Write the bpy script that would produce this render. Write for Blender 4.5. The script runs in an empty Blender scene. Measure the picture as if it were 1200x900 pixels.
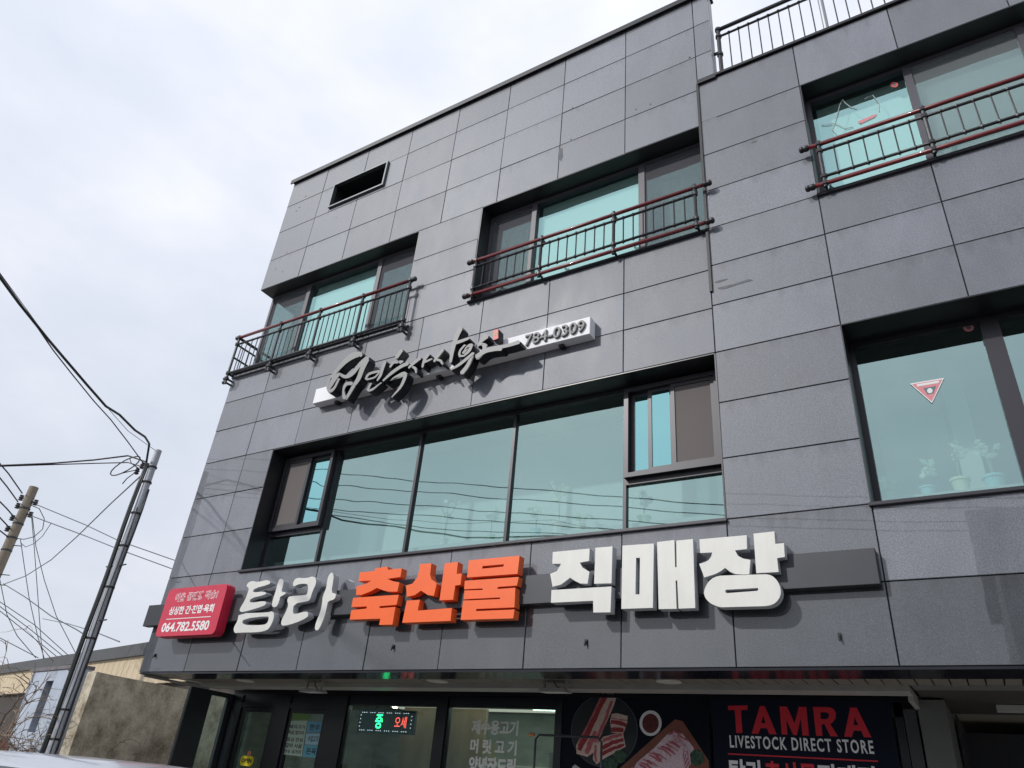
import bpy, bmesh, math, random
from mathutils import Vector, Matrix
from mathutils.geometry import tessellate_polygon
random.seed(7)
S = bpy.context.scene
COL = S.collection
R = math.radians

# ------------------------------------------------------------------ camera
YAW, PITCH, ROLL, FPX = -5.89080238e-01, 5.20272838e-01, 9.54314784e-02, 851.375633
CAM = Vector((0.0, -6.3, 1.55))
_f = Vector((math.sin(YAW)*math.cos(PITCH), math.cos(YAW)*math.cos(PITCH), math.sin(PITCH)))
_r0 = Vector((math.cos(YAW), -math.sin(YAW), 0)); _u0 = _r0.cross(_f)
_r = _r0*math.cos(ROLL) + _u0*math.sin(ROLL)
_u = -_r0*math.sin(ROLL) + _u0*math.cos(ROLL)
cd = bpy.data.cameras.new('camera'); cam = bpy.data.objects.new('camera', cd); COL.objects.link(cam)
cam.matrix_world = Matrix(((_r.x, _u.x, -_f.x, CAM.x), (_r.y, _u.y, -_f.y, CAM.y), (_r.z, _u.z, -_f.z, CAM.z), (0, 0, 0, 1)))
cd.sensor_fit = 'HORIZONTAL'; cd.sensor_width = 36; cd.lens = FPX/1200*36
cd.clip_start = 0.05; cd.clip_end = 2000
S.camera = cam

# ------------------------------------------------------------------ world, sun, exposure
w = bpy.data.worlds.new('World'); S.world = w; w.use_nodes = True
nt = w.node_tree; nt.nodes.clear()
out = nt.nodes.new('ShaderNodeOutputWorld'); bg = nt.nodes.new('ShaderNodeBackground'); bg.inputs['Strength'].default_value = 0.1
sky = nt.nodes.new('ShaderNodeTexSky'); sky.sky_type = 'NISHITA'; sky.sun_disc = False
SUN_DIR = Vector((0.575, 1.0, -0.762)).normalized()          # the way the light travels
sky.sun_elevation = math.asin(-SUN_DIR.z); sky.sun_rotation = math.atan2(-SUN_DIR.x, -SUN_DIR.y) % (2*math.pi)
tc = nt.nodes.new('ShaderNodeTexCoord')
def wn(scale, detail, rough, stretch, loc=(0,0,0)):
    m = nt.nodes.new('ShaderNodeMapping'); m.inputs['Scale'].default_value = stretch; m.inputs['Location'].default_value = loc
    n = nt.nodes.new('ShaderNodeTexNoise'); n.inputs['Scale'].default_value = scale; n.inputs['Detail'].default_value = detail
    n.inputs['Roughness'].default_value = rough
    nt.links.new(tc.outputs['Generated'], m.inputs['Vector']); nt.links.new(m.outputs['Vector'], n.inputs['Vector'])
    return n
n1 = wn(2.1, 5, .52, (1, 1, 2.0), (.3, 1.7, .2)); n2 = wn(6.0, 6, .55, (1, 1, 2.2), (2.1, .4, 0))
mx = nt.nodes.new('ShaderNodeMix'); mx.data_type = 'FLOAT'; mx.inputs[0].default_value = .3
nt.links.new(n1.outputs['Fac'], mx.inputs[2]); nt.links.new(n2.outputs['Fac'], mx.inputs[3])
cr = nt.nodes.new('ShaderNodeValToRGB')
e = cr.color_ramp.elements
e[0].position = .34; e[0].color = (.525, .565, .65, 1)
e[1].position = .66; e[1].color = (.71, .722, .78, 1)
m_ = cr.color_ramp.elements.new(.5); m_.color = (.60, .628, .70, 1)
nt.links.new(mx.outputs[0], cr.inputs['Fac'])
sc = nt.nodes.new('ShaderNodeVectorMath'); sc.operation = 'SCALE'; sc.inputs['Scale'].default_value = 10.0
nt.links.new(cr.outputs['Color'], sc.inputs[0])
sz = nt.nodes.new('ShaderNodeSeparateXYZ'); nt.links.new(tc.outputs['Generated'], sz.inputs[0])      # an overcast sky brightens towards the zenith
zr = nt.nodes.new('ShaderNodeMapRange'); zr.inputs['From Min'].default_value = .1; zr.inputs['From Max'].default_value = .9; zr.inputs['To Min'].default_value = 9.2; zr.inputs['To Max'].default_value = 11.8
nt.links.new(sz.outputs['Z'], zr.inputs['Value']); nt.links.new(zr.outputs[0], sc.inputs['Scale'])
mc = nt.nodes.new('ShaderNodeMix'); mc.data_type = 'RGBA'; mc.inputs[0].default_value = .93
nt.links.new(sky.outputs['Color'], mc.inputs[6]); nt.links.new(sc.outputs[0], mc.inputs[7])
nt.links.new(mc.outputs[2], bg.inputs['Color']); nt.links.new(bg.outputs[0], out.inputs['Surface'])
sl = bpy.data.lights.new('sun', 'SUN'); sl.energy = 2.0; sl.angle = R(1.5); sl.color = (1.0, .975, .94)
so = bpy.data.objects.new('sun', sl); COL.objects.link(so)
so.rotation_euler = SUN_DIR.to_track_quat('-Z', 'Y').to_euler(); so.location = (-6, -20, 20)
S.view_settings.view_transform = 'Standard'; S.view_settings.look = 'None'
S.view_settings.exposure = 0.42; S.view_settings.gamma = 1.0
S.render.engine = 'CYCLES'
S.cycles.max_bounces = 8; S.cycles.transparent_max_bounces = 16
S.cycles.caustics_reflective = False; S.cycles.caustics_refractive = False

# ------------------------------------------------------------------ measuring helpers
def ray(px, py): return _f*FPX + _r*(px-600) - _u*(py-450)
def atY(px, py, y=0.0):
    d = ray(px, py); return CAM + d*((y-CAM.y)/d.y)
def atZ(px, py, z):
    d = ray(px, py); return CAM + d*((z-CAM.z)/d.z)
def atX(px, py, x):
    d = ray(px, py); return CAM + d*((x-CAM.x)/d.x)
def crop(ox, oy, k, pts): return [(ox+p[0]/k, oy+p[1]/k) for p in pts]
def XZ(pts, y): return [(q.x, q.z) for q in (atY(a, b, y) for a, b in pts)]

# ------------------------------------------------------------------ materials
MATS = {}
def mat(name, color, rough=.6, metal=0.0, spec=.5, emit=None, estr=0.0, var=0.0, vscale=3.0, vcol=None, bump=0.0, bscale=40.0, stretch=(1,1,1), coat=0.0):
    if name in MATS: return MATS[name]
    m = bpy.data.materials.new(name); m.use_nodes = True; t = m.node_tree; b = t.nodes['Principled BSDF']
    b.inputs['Base Color'].default_value = (*color, 1); b.inputs['Roughness'].default_value = rough
    b.inputs['Metallic'].default_value = metal; b.inputs['Specular IOR Level'].default_value = spec
    b.inputs['Coat Weight'].default_value = coat
    if emit: b.inputs['Emission Color'].default_value = (*emit, 1); b.inputs['Emission Strength'].default_value = estr
    if var or bump:
        g = t.nodes.new('ShaderNodeNewGeometry'); mp = t.nodes.new('ShaderNodeMapping'); mp.inputs['Scale'].default_value = stretch
        t.links.new(g.outputs['Position'], mp.inputs['Vector'])
    if var:
        n = t.nodes.new('ShaderNodeTexNoise'); n.inputs['Scale'].default_value = vscale; n.inputs['Detail'].default_value = 8; n.inputs['Roughness'].default_value = .62
        t.links.new(mp.outputs['Vector'], n.inputs['Vector'])
        rp = t.nodes.new('ShaderNodeValToRGB'); rp.color_ramp.elements[0].position = .3; rp.color_ramp.elements[1].position = .72
        c2 = vcol or tuple(c*(1-var) for c in color)
        rp.color_ramp.elements[0].color = (*c2, 1); rp.color_ramp.elements[1].color = (*color, 1)
        t.links.new(n.outputs['Fac'], rp.inputs['Fac']); t.links.new(rp.outputs['Color'], b.inputs['Base Color'])
    if bump:
        n = t.nodes.new('ShaderNodeTexNoise'); n.inputs['Scale'].default_value = bscale; n.inputs['Detail'].default_value = 6
        t.links.new(mp.outputs['Vector'], n.inputs['Vector'])
        bp = t.nodes.new('ShaderNodeBump'); bp.inputs['Strength'].default_value = bump; bp.inputs['Distance'].default_value = .02
        t.links.new(n.outputs['Fac'], bp.inputs['Height']); t.links.new(bp.outputs['Normal'], b.inputs['Normal'])
    MATS[name] = m; return m

def granite(name, lo, hi, rough):
    """dark speckled granite: grain, wash marks running down, a tone of its own per slab"""
    m = bpy.data.materials.new(name); m.use_nodes = True; t = m.node_tree; b = t.nodes['Principled BSDF']; L = t.links.new
    g = t.nodes.new('ShaderNodeNewGeometry'); oi = t.nodes.new('ShaderNodeObjectInfo')
    sp = t.nodes.new('ShaderNodeTexNoise'); sp.inputs['Scale'].default_value = 95; sp.inputs['Detail'].default_value = 3; sp.inputs['Roughness'].default_value = .7
    L(g.outputs['Position'], sp.inputs['Vector'])
    r1 = t.nodes.new('ShaderNodeValToRGB'); r1.color_ramp.elements[0].position = .38; r1.color_ramp.elements[1].position = .7
    r1.color_ramp.elements[0].color = (*lo, 1); r1.color_ramp.elements[1].color = (*hi, 1)
    L(sp.outputs['Fac'], r1.inputs['Fac'])
    # bright mica flecks
    vo = t.nodes.new('ShaderNodeTexVoronoi'); vo.inputs['Scale'].default_value = 60
    L(g.outputs['Position'], vo.inputs['Vector'])
    lt = t.nodes.new('ShaderNodeMath'); lt.operation = 'LESS_THAN'; lt.inputs[1].default_value = .1
    L(vo.outputs['Distance'], lt.inputs[0])
    fl = t.nodes.new('ShaderNodeMix'); fl.data_type = 'RGBA'; fl.inputs[7].default_value = (.42, .42, .44, 1)
    fm = t.nodes.new('ShaderNodeMath'); fm.operation = 'MULTIPLY'; fm.inputs[1].default_value = .35
    L(lt.outputs[0], fm.inputs[0]); L(fm.outputs[0], fl.inputs[0]); L(r1.outputs['Color'], fl.inputs[6])
    # wash marks
    mp = t.nodes.new('ShaderNodeMapping'); mp.inputs['Scale'].default_value = (1.9, 1.9, .8)
    L(g.outputs['Position'], mp.inputs['Vector'])
    ws = t.nodes.new('ShaderNodeTexNoise'); ws.inputs['Scale'].default_value = 1.6; ws.inputs['Detail'].default_value = 7; ws.inputs['Roughness'].default_value = .65
    L(mp.outputs['Vector'], ws.inputs['Vector'])
    wr = t.nodes.new('ShaderNodeMapRange'); wr.inputs['From Min'].default_value = .35; wr.inputs['From Max'].default_value = .7
    wr.inputs['To Min'].default_value = .86; wr.inputs['To Max'].default_value = 1.13
    L(ws.outputs['Fac'], wr.inputs['Value'])
    pr = t.nodes.new('ShaderNodeMapRange'); pr.inputs['To Min'].default_value = .76; pr.inputs['To Max'].default_value = 1.18
    L(oi.outputs['Random'], pr.inputs['Value'])
    mu = t.nodes.new('ShaderNodeMath'); mu.operation = 'MULTIPLY'; L(wr.outputs[0], mu.inputs[0]); L(pr.outputs[0], mu.inputs[1])
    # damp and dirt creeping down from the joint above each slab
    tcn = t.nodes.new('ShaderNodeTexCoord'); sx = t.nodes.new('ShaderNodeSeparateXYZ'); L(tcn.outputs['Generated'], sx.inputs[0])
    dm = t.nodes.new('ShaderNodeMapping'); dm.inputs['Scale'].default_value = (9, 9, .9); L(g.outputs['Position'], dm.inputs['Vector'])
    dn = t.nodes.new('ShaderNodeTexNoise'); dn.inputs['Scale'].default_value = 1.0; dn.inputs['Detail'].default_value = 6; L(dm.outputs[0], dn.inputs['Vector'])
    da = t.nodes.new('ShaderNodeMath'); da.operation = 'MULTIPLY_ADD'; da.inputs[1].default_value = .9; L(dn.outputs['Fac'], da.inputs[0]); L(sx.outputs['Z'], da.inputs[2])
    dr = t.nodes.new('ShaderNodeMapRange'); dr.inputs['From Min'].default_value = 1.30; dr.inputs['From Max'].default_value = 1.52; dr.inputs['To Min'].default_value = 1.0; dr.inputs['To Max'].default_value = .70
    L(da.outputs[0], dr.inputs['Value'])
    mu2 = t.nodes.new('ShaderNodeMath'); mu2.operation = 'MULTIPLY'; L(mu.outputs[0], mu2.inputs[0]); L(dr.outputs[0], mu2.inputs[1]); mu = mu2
    vs = t.nodes.new('ShaderNodeVectorMath'); vs.operation = 'SCALE'; L(fl.outputs[2], vs.inputs[0]); L(mu.outputs[0], vs.inputs['Scale'])
    L(vs.outputs[0], b.inputs['Base Color'])
    rr = t.nodes.new('ShaderNodeMapRange'); rr.inputs['From Min'].default_value = .3; rr.inputs['From Max'].default_value = .7
    rr.inputs['To Min'].default_value = rough*.92; rr.inputs['To Max'].default_value = rough*1.1
    L(ws.outputs['Fac'], rr.inputs['Value']); L(rr.outputs[0], b.inputs['Roughness'])
    wv = t.nodes.new('ShaderNodeTexNoise'); wv.inputs['Scale'].default_value = 2.2; wv.inputs['Detail'].default_value = 2
    L(g.outputs['Position'], wv.inputs['Vector'])
    bp = t.nodes.new('ShaderNodeBump'); bp.inputs['Strength'].default_value = .02; bp.inputs['Distance'].default_value = .02
    L(wv.outputs['Fac'], bp.inputs['Height']); L(bp.outputs['Normal'], b.inputs['Normal'])
    b.inputs['Specular IOR Level'].default_value = .45; b.inputs['Coat Weight'].default_value = 1.0; b.inputs['Coat Roughness'].default_value = .014; b.inputs['Coat IOR'].default_value = 1.62
    L(bp.outputs['Normal'], b.inputs['Coat Normal'])
    MATS[name] = m; return m

def glass(name, refl, tint, fac, rough=.01, wav=.015):
    m = bpy.data.materials.new(name); m.use_nodes = True; t = m.node_tree; t.nodes.clear(); L = t.links.new
    o = t.nodes.new('ShaderNodeOutputMaterial'); gl = t.nodes.new('ShaderNodeBsdfGlossy'); tr = t.nodes.new('ShaderNodeBsdfTransparent')
    gl.inputs['Color'].default_value = (*refl, 1); gl.inputs['Roughness'].default_value = rough; tr.inputs['Color'].default_value = (*tint, 1)
    fr = t.nodes.new('ShaderNodeFresnel'); fr.inputs['IOR'].default_value = 1.5
    ad = t.nodes.new('ShaderNodeMath'); ad.operation = 'ADD'; ad.use_clamp = True; ad.inputs[1].default_value = fac
    L(fr.outputs[0], ad.inputs[0])
    g = t.nodes.new('ShaderNodeNewGeometry'); n = t.nodes.new('ShaderNodeTexNoise'); n.inputs['Scale'].default_value = 1.3; n.inputs['Detail'].default_value = 1
    L(g.outputs['Position'], n.inputs['Vector'])
    bp = t.nodes.new('ShaderNodeBump'); bp.inputs['Strength'].default_value = 1; bp.inputs['Distance'].default_value = wav
    L(n.outputs['Fac'], bp.inputs['Height']); L(bp.outputs['Normal'], gl.inputs['Normal'])
    ms = t.nodes.new('ShaderNodeMixShader'); L(ad.outputs[0], ms.inputs[0]); L(tr.outputs[0], ms.inputs[1]); L(gl.outputs[0], ms.inputs[2])
    cl = t.nodes.new('ShaderNodeBsdfTransparent'); m2 = t.nodes.new('ShaderNodeMixShader')
    L(g.outputs['Backfacing'], m2.inputs[0]); L(ms.outputs[0], m2.inputs[1]); L(cl.outputs[0], m2.inputs[2])
    L(m2.outputs[0], o.inputs['Surface']); MATS[name] = m; return m

def screen_mat(name, color, alpha):
    m = bpy.data.materials.new(name); m.use_nodes = True; t = m.node_tree; t.nodes.clear(); L = t.links.new
    o = t.nodes.new('ShaderNodeOutputMaterial'); d = t.nodes.new('ShaderNodeBsdfDiffuse'); tr = t.nodes.new('ShaderNodeBsdfTransparent')
    d.inputs['Color'].default_value = (*color, 1)
    ms = t.nodes.new('ShaderNodeMixShader'); ms.inputs[0].default_value = alpha
    L(tr.outputs[0], ms.inputs[1]); L(d.outputs[0], ms.inputs[2]); L(ms.outputs[0], o.inputs['Surface']); MATS[name] = m; return m

G_UP = granite('granite_honed', (.090, .097, .117), (.185, .195, .225), .5)
G_LO = granite('granite_polished', (.032, .037, .046), (.076, .084, .098), .45)
G_DK = mat('granite_shaded_reveal', (.02, .021, .025), .35)
SEAL = mat('joint_sealant', (.075, .077, .085), .8)
FRAME = mat('window_frame_charcoal', (.035, .034, .042), .38, .2)
FRAME2 = mat('window_frame_grey', (.075, .07, .085), .5, .0)
BLACKM = mat('black_metal', (.022, .022, .026), .4, .2, bump=.1, bscale=60)
RAILG = mat('weathered_grey_rail', (.05, .055, .062), .45, .3, var=.4, vscale=30)
REDR = mat('dark_red_rail', (.20, .018, .022), .35, .0, coat=.3, var=.4, vscale=20)
COPE = mat('coping_metal', (.018, .019, .022), .45, .3, var=.4, vscale=8)
CONC = mat('concrete_grey', (.22, .22, .21), .9, var=.35, vscale=4, bump=.3)
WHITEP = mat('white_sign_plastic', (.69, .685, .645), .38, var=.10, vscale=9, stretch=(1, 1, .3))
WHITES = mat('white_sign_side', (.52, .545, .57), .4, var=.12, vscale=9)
WHITEB = mat('white_sign_box', (.84, .84, .86), .75, spec=.15)
ORANGE = mat('orange_sign_plastic', (.88, .125, .012), .4, var=.07, vscale=9)
REDS = mat('crimson_sign_face', (.60, .022, .06), .3, var=.08, vscale=6, coat=.2)
BAND = mat('sign_backing_panel', (.047, .05, .058), .45, .2, var=.15, vscale=3)
GREYF = mat('calligraphy_face', (.205, .205, .205), .5)
BLKF = mat('calligraphy_side', (.012, .013, .018), .4)
INK = mat('print_white', (.78, .78, .78), .6)
GL3 = glass('glass_teal_bright', (.60, .96, .91), (.78, .97, .94), .42, wav=.006)
GL2 = glass('glass_teal_muted', (.60, .84, .80), (.72, .90, .87), .44, wav=.0018)
GL2B = glass('glass_aqua_slider', (.40, .80, .80), (.4, .6, .6), .7, wav=.006)
GL1 = glass('glass_shopfront', (.66, .86, .86), (.76, .93, .91), .085, wav=.0015)
SCR = screen_mat('insect_screen_grey', (.17, .17, .19), .28)
SCRB = screen_mat('insect_screen_brown', (.17, .155, .15), .9)
NAVY = mat('navy_black_frame', (.008, .009, .014), .3)

# ------------------------------------------------------------------ mesh builders and linking
OFF = {}
class MB:
    def __init__(s): s.v = []; s.f = []
    def add(s, v, f):
        n = len(s.v); s.v += [tuple(p) for p in v]; s.f += [tuple(i+n for i in q) for q in f]; return s
    def box(s, x0, x1, y0, y1, z0, z1):
        v = [(x, y, z) for x in (x0, x1) for y in (y0, y1) for z in (z0, z1)]
        return s.add(v, [(0, 1, 3, 2), (4, 6, 7, 5), (0, 4, 5, 1), (2, 3, 7, 6), (0, 2, 6, 4), (1, 5, 7, 3)])
    def cbox(s, x0, x1, y0, y1, z0, z1, c=.006):
        """box with a chamfered front (-y) rim"""
        v = [(x0, y1, z0), (x1, y1, z0), (x1, y1, z1), (x0, y1, z1), (x0, y0+c, z0), (x1, y0+c, z0), (x1, y0+c, z1), (x0, y0+c, z1),
             (x0+c, y0, z0+c), (x1-c, y0, z0+c), (x1-c, y0, z1-c), (x0+c, y0, z1-c)]
        f = [(3, 2, 1, 0), (8, 9, 10, 11)]
        for i in range(4):
            j = (i+1) % 4; f += [(i, j, 4+j, 4+i), (4+i, 4+j, 8+j, 8+i)]
        return s.add(v, f)
    def tube(s, pts, r, n=8, cap=True):
        pts = [Vector(p) for p in pts]; rs = r if isinstance(r, (list, tuple)) else [r]*len(pts)
        base = len(s.v); prev = None
        for i, p in enumerate(pts):
            d = (pts[min(i+1, len(pts)-1)] - pts[max(i-1, 0)]).normalized()
            if prev is None:
                a = Vector((0, 0, 1)) if abs(d.z) < .9 else Vector((1, 0, 0)); u = d.cross(a).normalized()
            else: u = (prev - d*prev.dot(d)).normalized()
            prev = u; vv = d.cross(u)
            for k in range(n):
                t = 2*math.pi*k/n; s.v.append(tuple(p + (u*math.cos(t) + vv*math.sin(t))*rs[i]))
        for i in range(len(pts)-1):
            for k in range(n):
                a = base+i*n+k; b = base+i*n+(k+1) % n; s.f.append((a, b, b+n, a+n))
        if cap:
            s.f.append(tuple(base+k for k in range(n))[::-1]); s.f.append(tuple(base+(len(pts)-1)*n+k for k in range(n)))
        return s
    def lathe(s, c, prof, n=16, ax='z'):
        """prof: (radius, height) pairs round an axis through c"""
        base = len(s.v)
        for r_, h in prof:
            for k in range(n):
                t = 2*math.pi*k/n; a, b = r_*math.cos(t), r_*math.sin(t)
                s.v.append((c[0]+a, c[1]+b, c[2]+h) if ax == 'z' else ((c[0]+a, c[1]+h, c[2]+b) if ax == 'y' else (c[0]+h, c[1]+a, c[2]+b)))
        for i in range(len(prof)-1):
            for k in range(n):
                a = base+i*n+k; b = base+i*n+(k+1) % n; s.f.append((a, b, b+n, a+n))
        s.f.append(tuple(base+k for k in range(n))[::-1]); s.f.append(tuple(base+(len(prof)-1)*n+k for k in range(n)))
        return s
    def prism(s, outer, y0, y1, holes=()):
        """xz outline(s) extruded from y0 (front) to y1"""
        loops = [list(outer)] + [list(h) for h in holes]
        flat = [p for l in loops for p in l]
        tris = tessellate_polygon([[Vector((p[0], p[1], 0)) for p in l] for l in loops])
        n = len(flat); v = [(p[0], y0, p[1]) for p in flat] + [(p[0], y1, p[1]) for p in flat]
        f = [tuple(t) for t in tris] + [tuple(n+i for i in t[::-1]) for t in tris]; k = 0
        for l in loops:
            for i in range(len(l)):
                a = k+i; b = k+(i+1) % len(l); f.append((a, b, b+n, a+n))
            k += len(l)
        return s.add(v, f)

def link(name, me, parent, off):
    o = bpy.data.objects.new(name, me); COL.objects.link(o)
    if parent: o.parent = parent
    OFF[o.name] = off
    return o
def build(name, mb, m, parent=None, loc=None, smooth=False, kind=None, label=None, bevel=0):
    off = OFF[parent.name] if parent else Vector(loc or (0, 0, 0))
    me = bpy.data.meshes.new(name); me.from_pydata([(a-off.x, b-off.y, c-off.z) for a, b, c in mb.v], [], mb.f)
    bm = bmesh.new(); bm.from_mesh(me); bmesh.ops.recalc_face_normals(bm, faces=bm.faces)
    if bevel: bmesh.ops.bevel(bm, geom=[e_ for e_ in bm.edges if len(e_.link_faces) == 2 and e_.calc_face_angle(0) > .6], offset=bevel, segments=2, affect='EDGES', clamp_overlap=True)
    bm.to_mesh(me); bm.free()
    for q in (m if isinstance(m, list) else [m]): me.materials.append(q)
    if smooth:
        for p in me.polygons: p.use_smooth = True
    o = link(name, me, parent, off)
    if not parent: o.location = off
    if kind: o['kind'] = kind
    if label: o['label'] = label
    return o
def thing(name, label, cat, loc, group=None):
    o = bpy.data.objects.new(name, None); COL.objects.link(o); o.location = loc; o.empty_display_size = .3
    o['label'] = label; o['category'] = cat
    if group: o['group'] = group
    OFF[o.name] = Vector(loc); return o
def tag(o, label, cat, group=None):
    o['label'] = label; o['category'] = cat
    if group: o['group'] = group
    return o
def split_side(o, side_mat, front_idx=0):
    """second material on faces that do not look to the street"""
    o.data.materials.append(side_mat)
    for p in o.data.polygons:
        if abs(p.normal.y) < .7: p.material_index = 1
def text(body, box, y, m, parent, name, bold=0.0, depth=.002, label=None, slant=0.0, space=1.0):
    c = bpy.data.curves.new('text', 'FONT'); c.body = body; c.offset = bold; c.extrude = .01; c.resolution_u = 3; c.shear = slant
    o = bpy.data.objects.new('text', c); COL.objects.link(o)
    c.space_character = space
    c.offset = 0; dg = bpy.context.evaluated_depsgraph_get(); m0_ = bpy.data.meshes.new_from_object(o.evaluated_get(dg))
    xs = [v.co.x for v in m0_.vertices]; ys = [v.co.y for v in m0_.vertices]; bpy.data.meshes.remove(m0_)
    c.offset = bold; o.update_tag(); dg = bpy.context.evaluated_depsgraph_get(); me = bpy.data.meshes.new_from_object(o.evaluated_get(dg))
    bpy.data.objects.remove(o); bpy.data.curves.remove(c)
    x0, x1, z0, z1 = box; ax, bx, ay, by = min(xs), max(xs), min(ys), max(ys); off = OFF[parent.name] if parent else Vector((0, 0, 0))
    for v in me.vertices:
        X = x0+(v.co.x-ax)/(bx-ax)*(x1-x0); Z = z0+(v.co.y-ay)/(by-ay)*(z1-z0); Yv = y-(v.co.z+.01)/.02*depth
        v.co = Vector((X, Yv, Z)) - off
    me.name = name; me.materials.clear(); me.materials.append(m)
    q = link(name, me, parent, off)
    if label: q['label'] = label
    return q

# ------------------------------------------------------------------ ground, road, pavement
asph = mat('asphalt', (.11, .11, .112), .9, var=.35, vscale=6, bump=.4, bscale=120)
build('ground', MB().box(-600, 600, -600, 600, -.5, -.004), mat('far_ground', (.10, .095, .08), .95, var=.4, vscale=.3), kind='structure')
build('road', MB().box(-120, 120, -9.0, -1.9, -.2, .0), asph, kind='structure')
build('road_marking', MB().box(-120, 120, -5.5, -5.38, .0, .004), mat('road_paint_yellow', (.55, .38, .06), .8, var=.4, vscale=9), kind='structure')
build('kerb', MB().box(-120, 120, -1.9, -1.75, -.2, .13), mat('kerb_stone', (.28, .28, .27), .85, var=.3, vscale=5), kind='structure')
build('pavement', MB().box(-120, 120, -1.75, 14, -.2, .12), mat('pavement_concrete', (.50, .49, .46), .9, var=.3, vscale=4, bump=.3), kind='structure')
build('pavement', MB().box(-120, 120, -12, -9.0, -.2, .12), MATS['pavement_concrete'], kind='structure')

# ------------------------------------------------------------------ the building
BX0, BX1, SX, BY1 = -9.80, 6.2, -1.75, 9.0         # left corner, right end, step between the two blocks, back
B = thing('commercial_building', 'three storey shop building clad in dark grey granite panels, behind all the signs', 'building', (-2, 0, .12))
CX = [-9.80, -8.86, -7.84, -6.82, -5.80, -4.79, -3.78, -2.77, -1.75]
CR = [-.55, .50, 1.55, 2.55, 3.55, 4.55, 5.40, 6.2]
RZ = [2.65, 3.28, 3.92, 4.52, 5.12, 5.71, 6.27, 6.79, 7.34, 7.93, 8.49, 9.10, 9.77, 10.45, 11.10, 11.76]
RR = [2.65, 3.28, 3.92, 4.52, 5.12, 5.71, 6.30, 6.84, 7.38, 7.96, 8.55, 9.14, 9.88]
# openings: (x0, x1, z0, z1)
W3A = (-9.80, -6.21, 7.36, 9.10); W3B = (-5.03, -1.765, 7.36, 9.10); W4 = (-.54, 2.60, 7.38, 9.14)
W2A = (-8.27, -1.76, 3.92, 5.70); W2R = (-.55, 2.60, 3.92, 5.71); VENT = (-8.52, -7.23, 10.52, 11.09)
HOLES = [W3A, W3B, W4, W2A, W2R, VENT]
def cut(rect, holes):
    """rect minus holes as rectangles"""
    rects = [rect]
    for hx0, hx1, hz0, hz1 in holes:
        nr = []
        for x0, x1, z0, z1 in rects:
            if hx0 >= x1-1e-6 or hx1 <= x0+1e-6 or hz0 >= z1-1e-6 or hz1 <= z0+1e-6: nr.append((x0, x1, z0, z1)); continue
            if hx0 > x0: nr.append((x0, hx0, z0, z1))
            if hx1 < x1: nr.append((hx1, x1, z0, z1))
            a, b = max(x0, hx0), min(x1, hx1)
            if hz0 > z0: nr.append((a, b, z0, hz0))
            if hz1 < z1: nr.append((a, b, hz1, z1))
        rects = nr
    return rects
tile_cache = {}
def panel(x0, x1, z0, z1, m, y0=0.0, name='cladding_panel'):
    wd, h = round(x1-x0, 3), round(z1-z0, 3)
    if wd < .03 or h < .03: return
    k = (wd, h, m.name)
    if k not in tile_cache:
        mb = MB().cbox(-wd/2+.004, wd/2-.004, 0, .03, -h/2+.004, h/2-.004, .004)
        me = bpy.data.meshes.new('cladding_panel'); me.from_pydata(mb.v, [], mb.f); me.materials.append(m)
        bm = bmesh.new(); bm.from_mesh(me); bmesh.ops.recalc_face_normals(bm, faces=bm.faces); bm.to_mesh(me); bm.free()
        tile_cache[k] = me
    o = bpy.data.objects.new(name, tile_cache[k]); COL.objects.link(o); o.parent = B
    o.location = Vector(((x0+x1)/2, y0+random.uniform(0, .003), (z0+z1)/2)) - OFF[B.name]
    o.rotation_euler = (random.gauss(0, .0022), 0, random.gauss(0, .0022)); OFF[o.name] = OFF[B.name]
    return o
wall = MB()
def field(xs, zs, ztop):
    for i in range(len(xs)-1):
        for j in range(len(zs)-1):
            for q in cut((xs[i], xs[i+1], zs[j], zs[j+1]), HOLES):
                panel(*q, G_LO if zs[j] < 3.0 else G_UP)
# pairs of slabs joined between the two upper windows and beside the slider windows as in the facade
field(CX, RZ[:8], 0)
field([-9.80, -8.86, -7.84, -6.82, -6.21, -5.03, -4.79, -3.78, -2.77, -1.75], RZ[7:9], 0) if False else field(CX, RZ[7:9], 0)
for j in range(8, 11):
    panel(-6.21, -5.03, RZ[j], RZ[j+1], G_UP)
field(CX + [-1.53], RZ[11:], 0)
field([SX, CR[0]], RR, 0)
field(CR, RR[:8], 0); field(CR, RR[7:], 0) if False else None
for i in range(len(CR)-1):
    for j in range(7, len(RR)-1):
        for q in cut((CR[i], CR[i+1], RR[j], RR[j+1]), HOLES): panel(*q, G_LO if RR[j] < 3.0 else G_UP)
# structural wall behind the panels: cut round the openings
for rect in ((BX0+.02, BX1, 2.66, 9.86), (BX0+.02, -1.55, 9.86, 11.74)):
    for x0, x1, z0, z1 in cut(rect, HOLES): wall.box(x0, x1, .032, .262, z0, z1)
build('wall', wall, SEAL, B)
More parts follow.
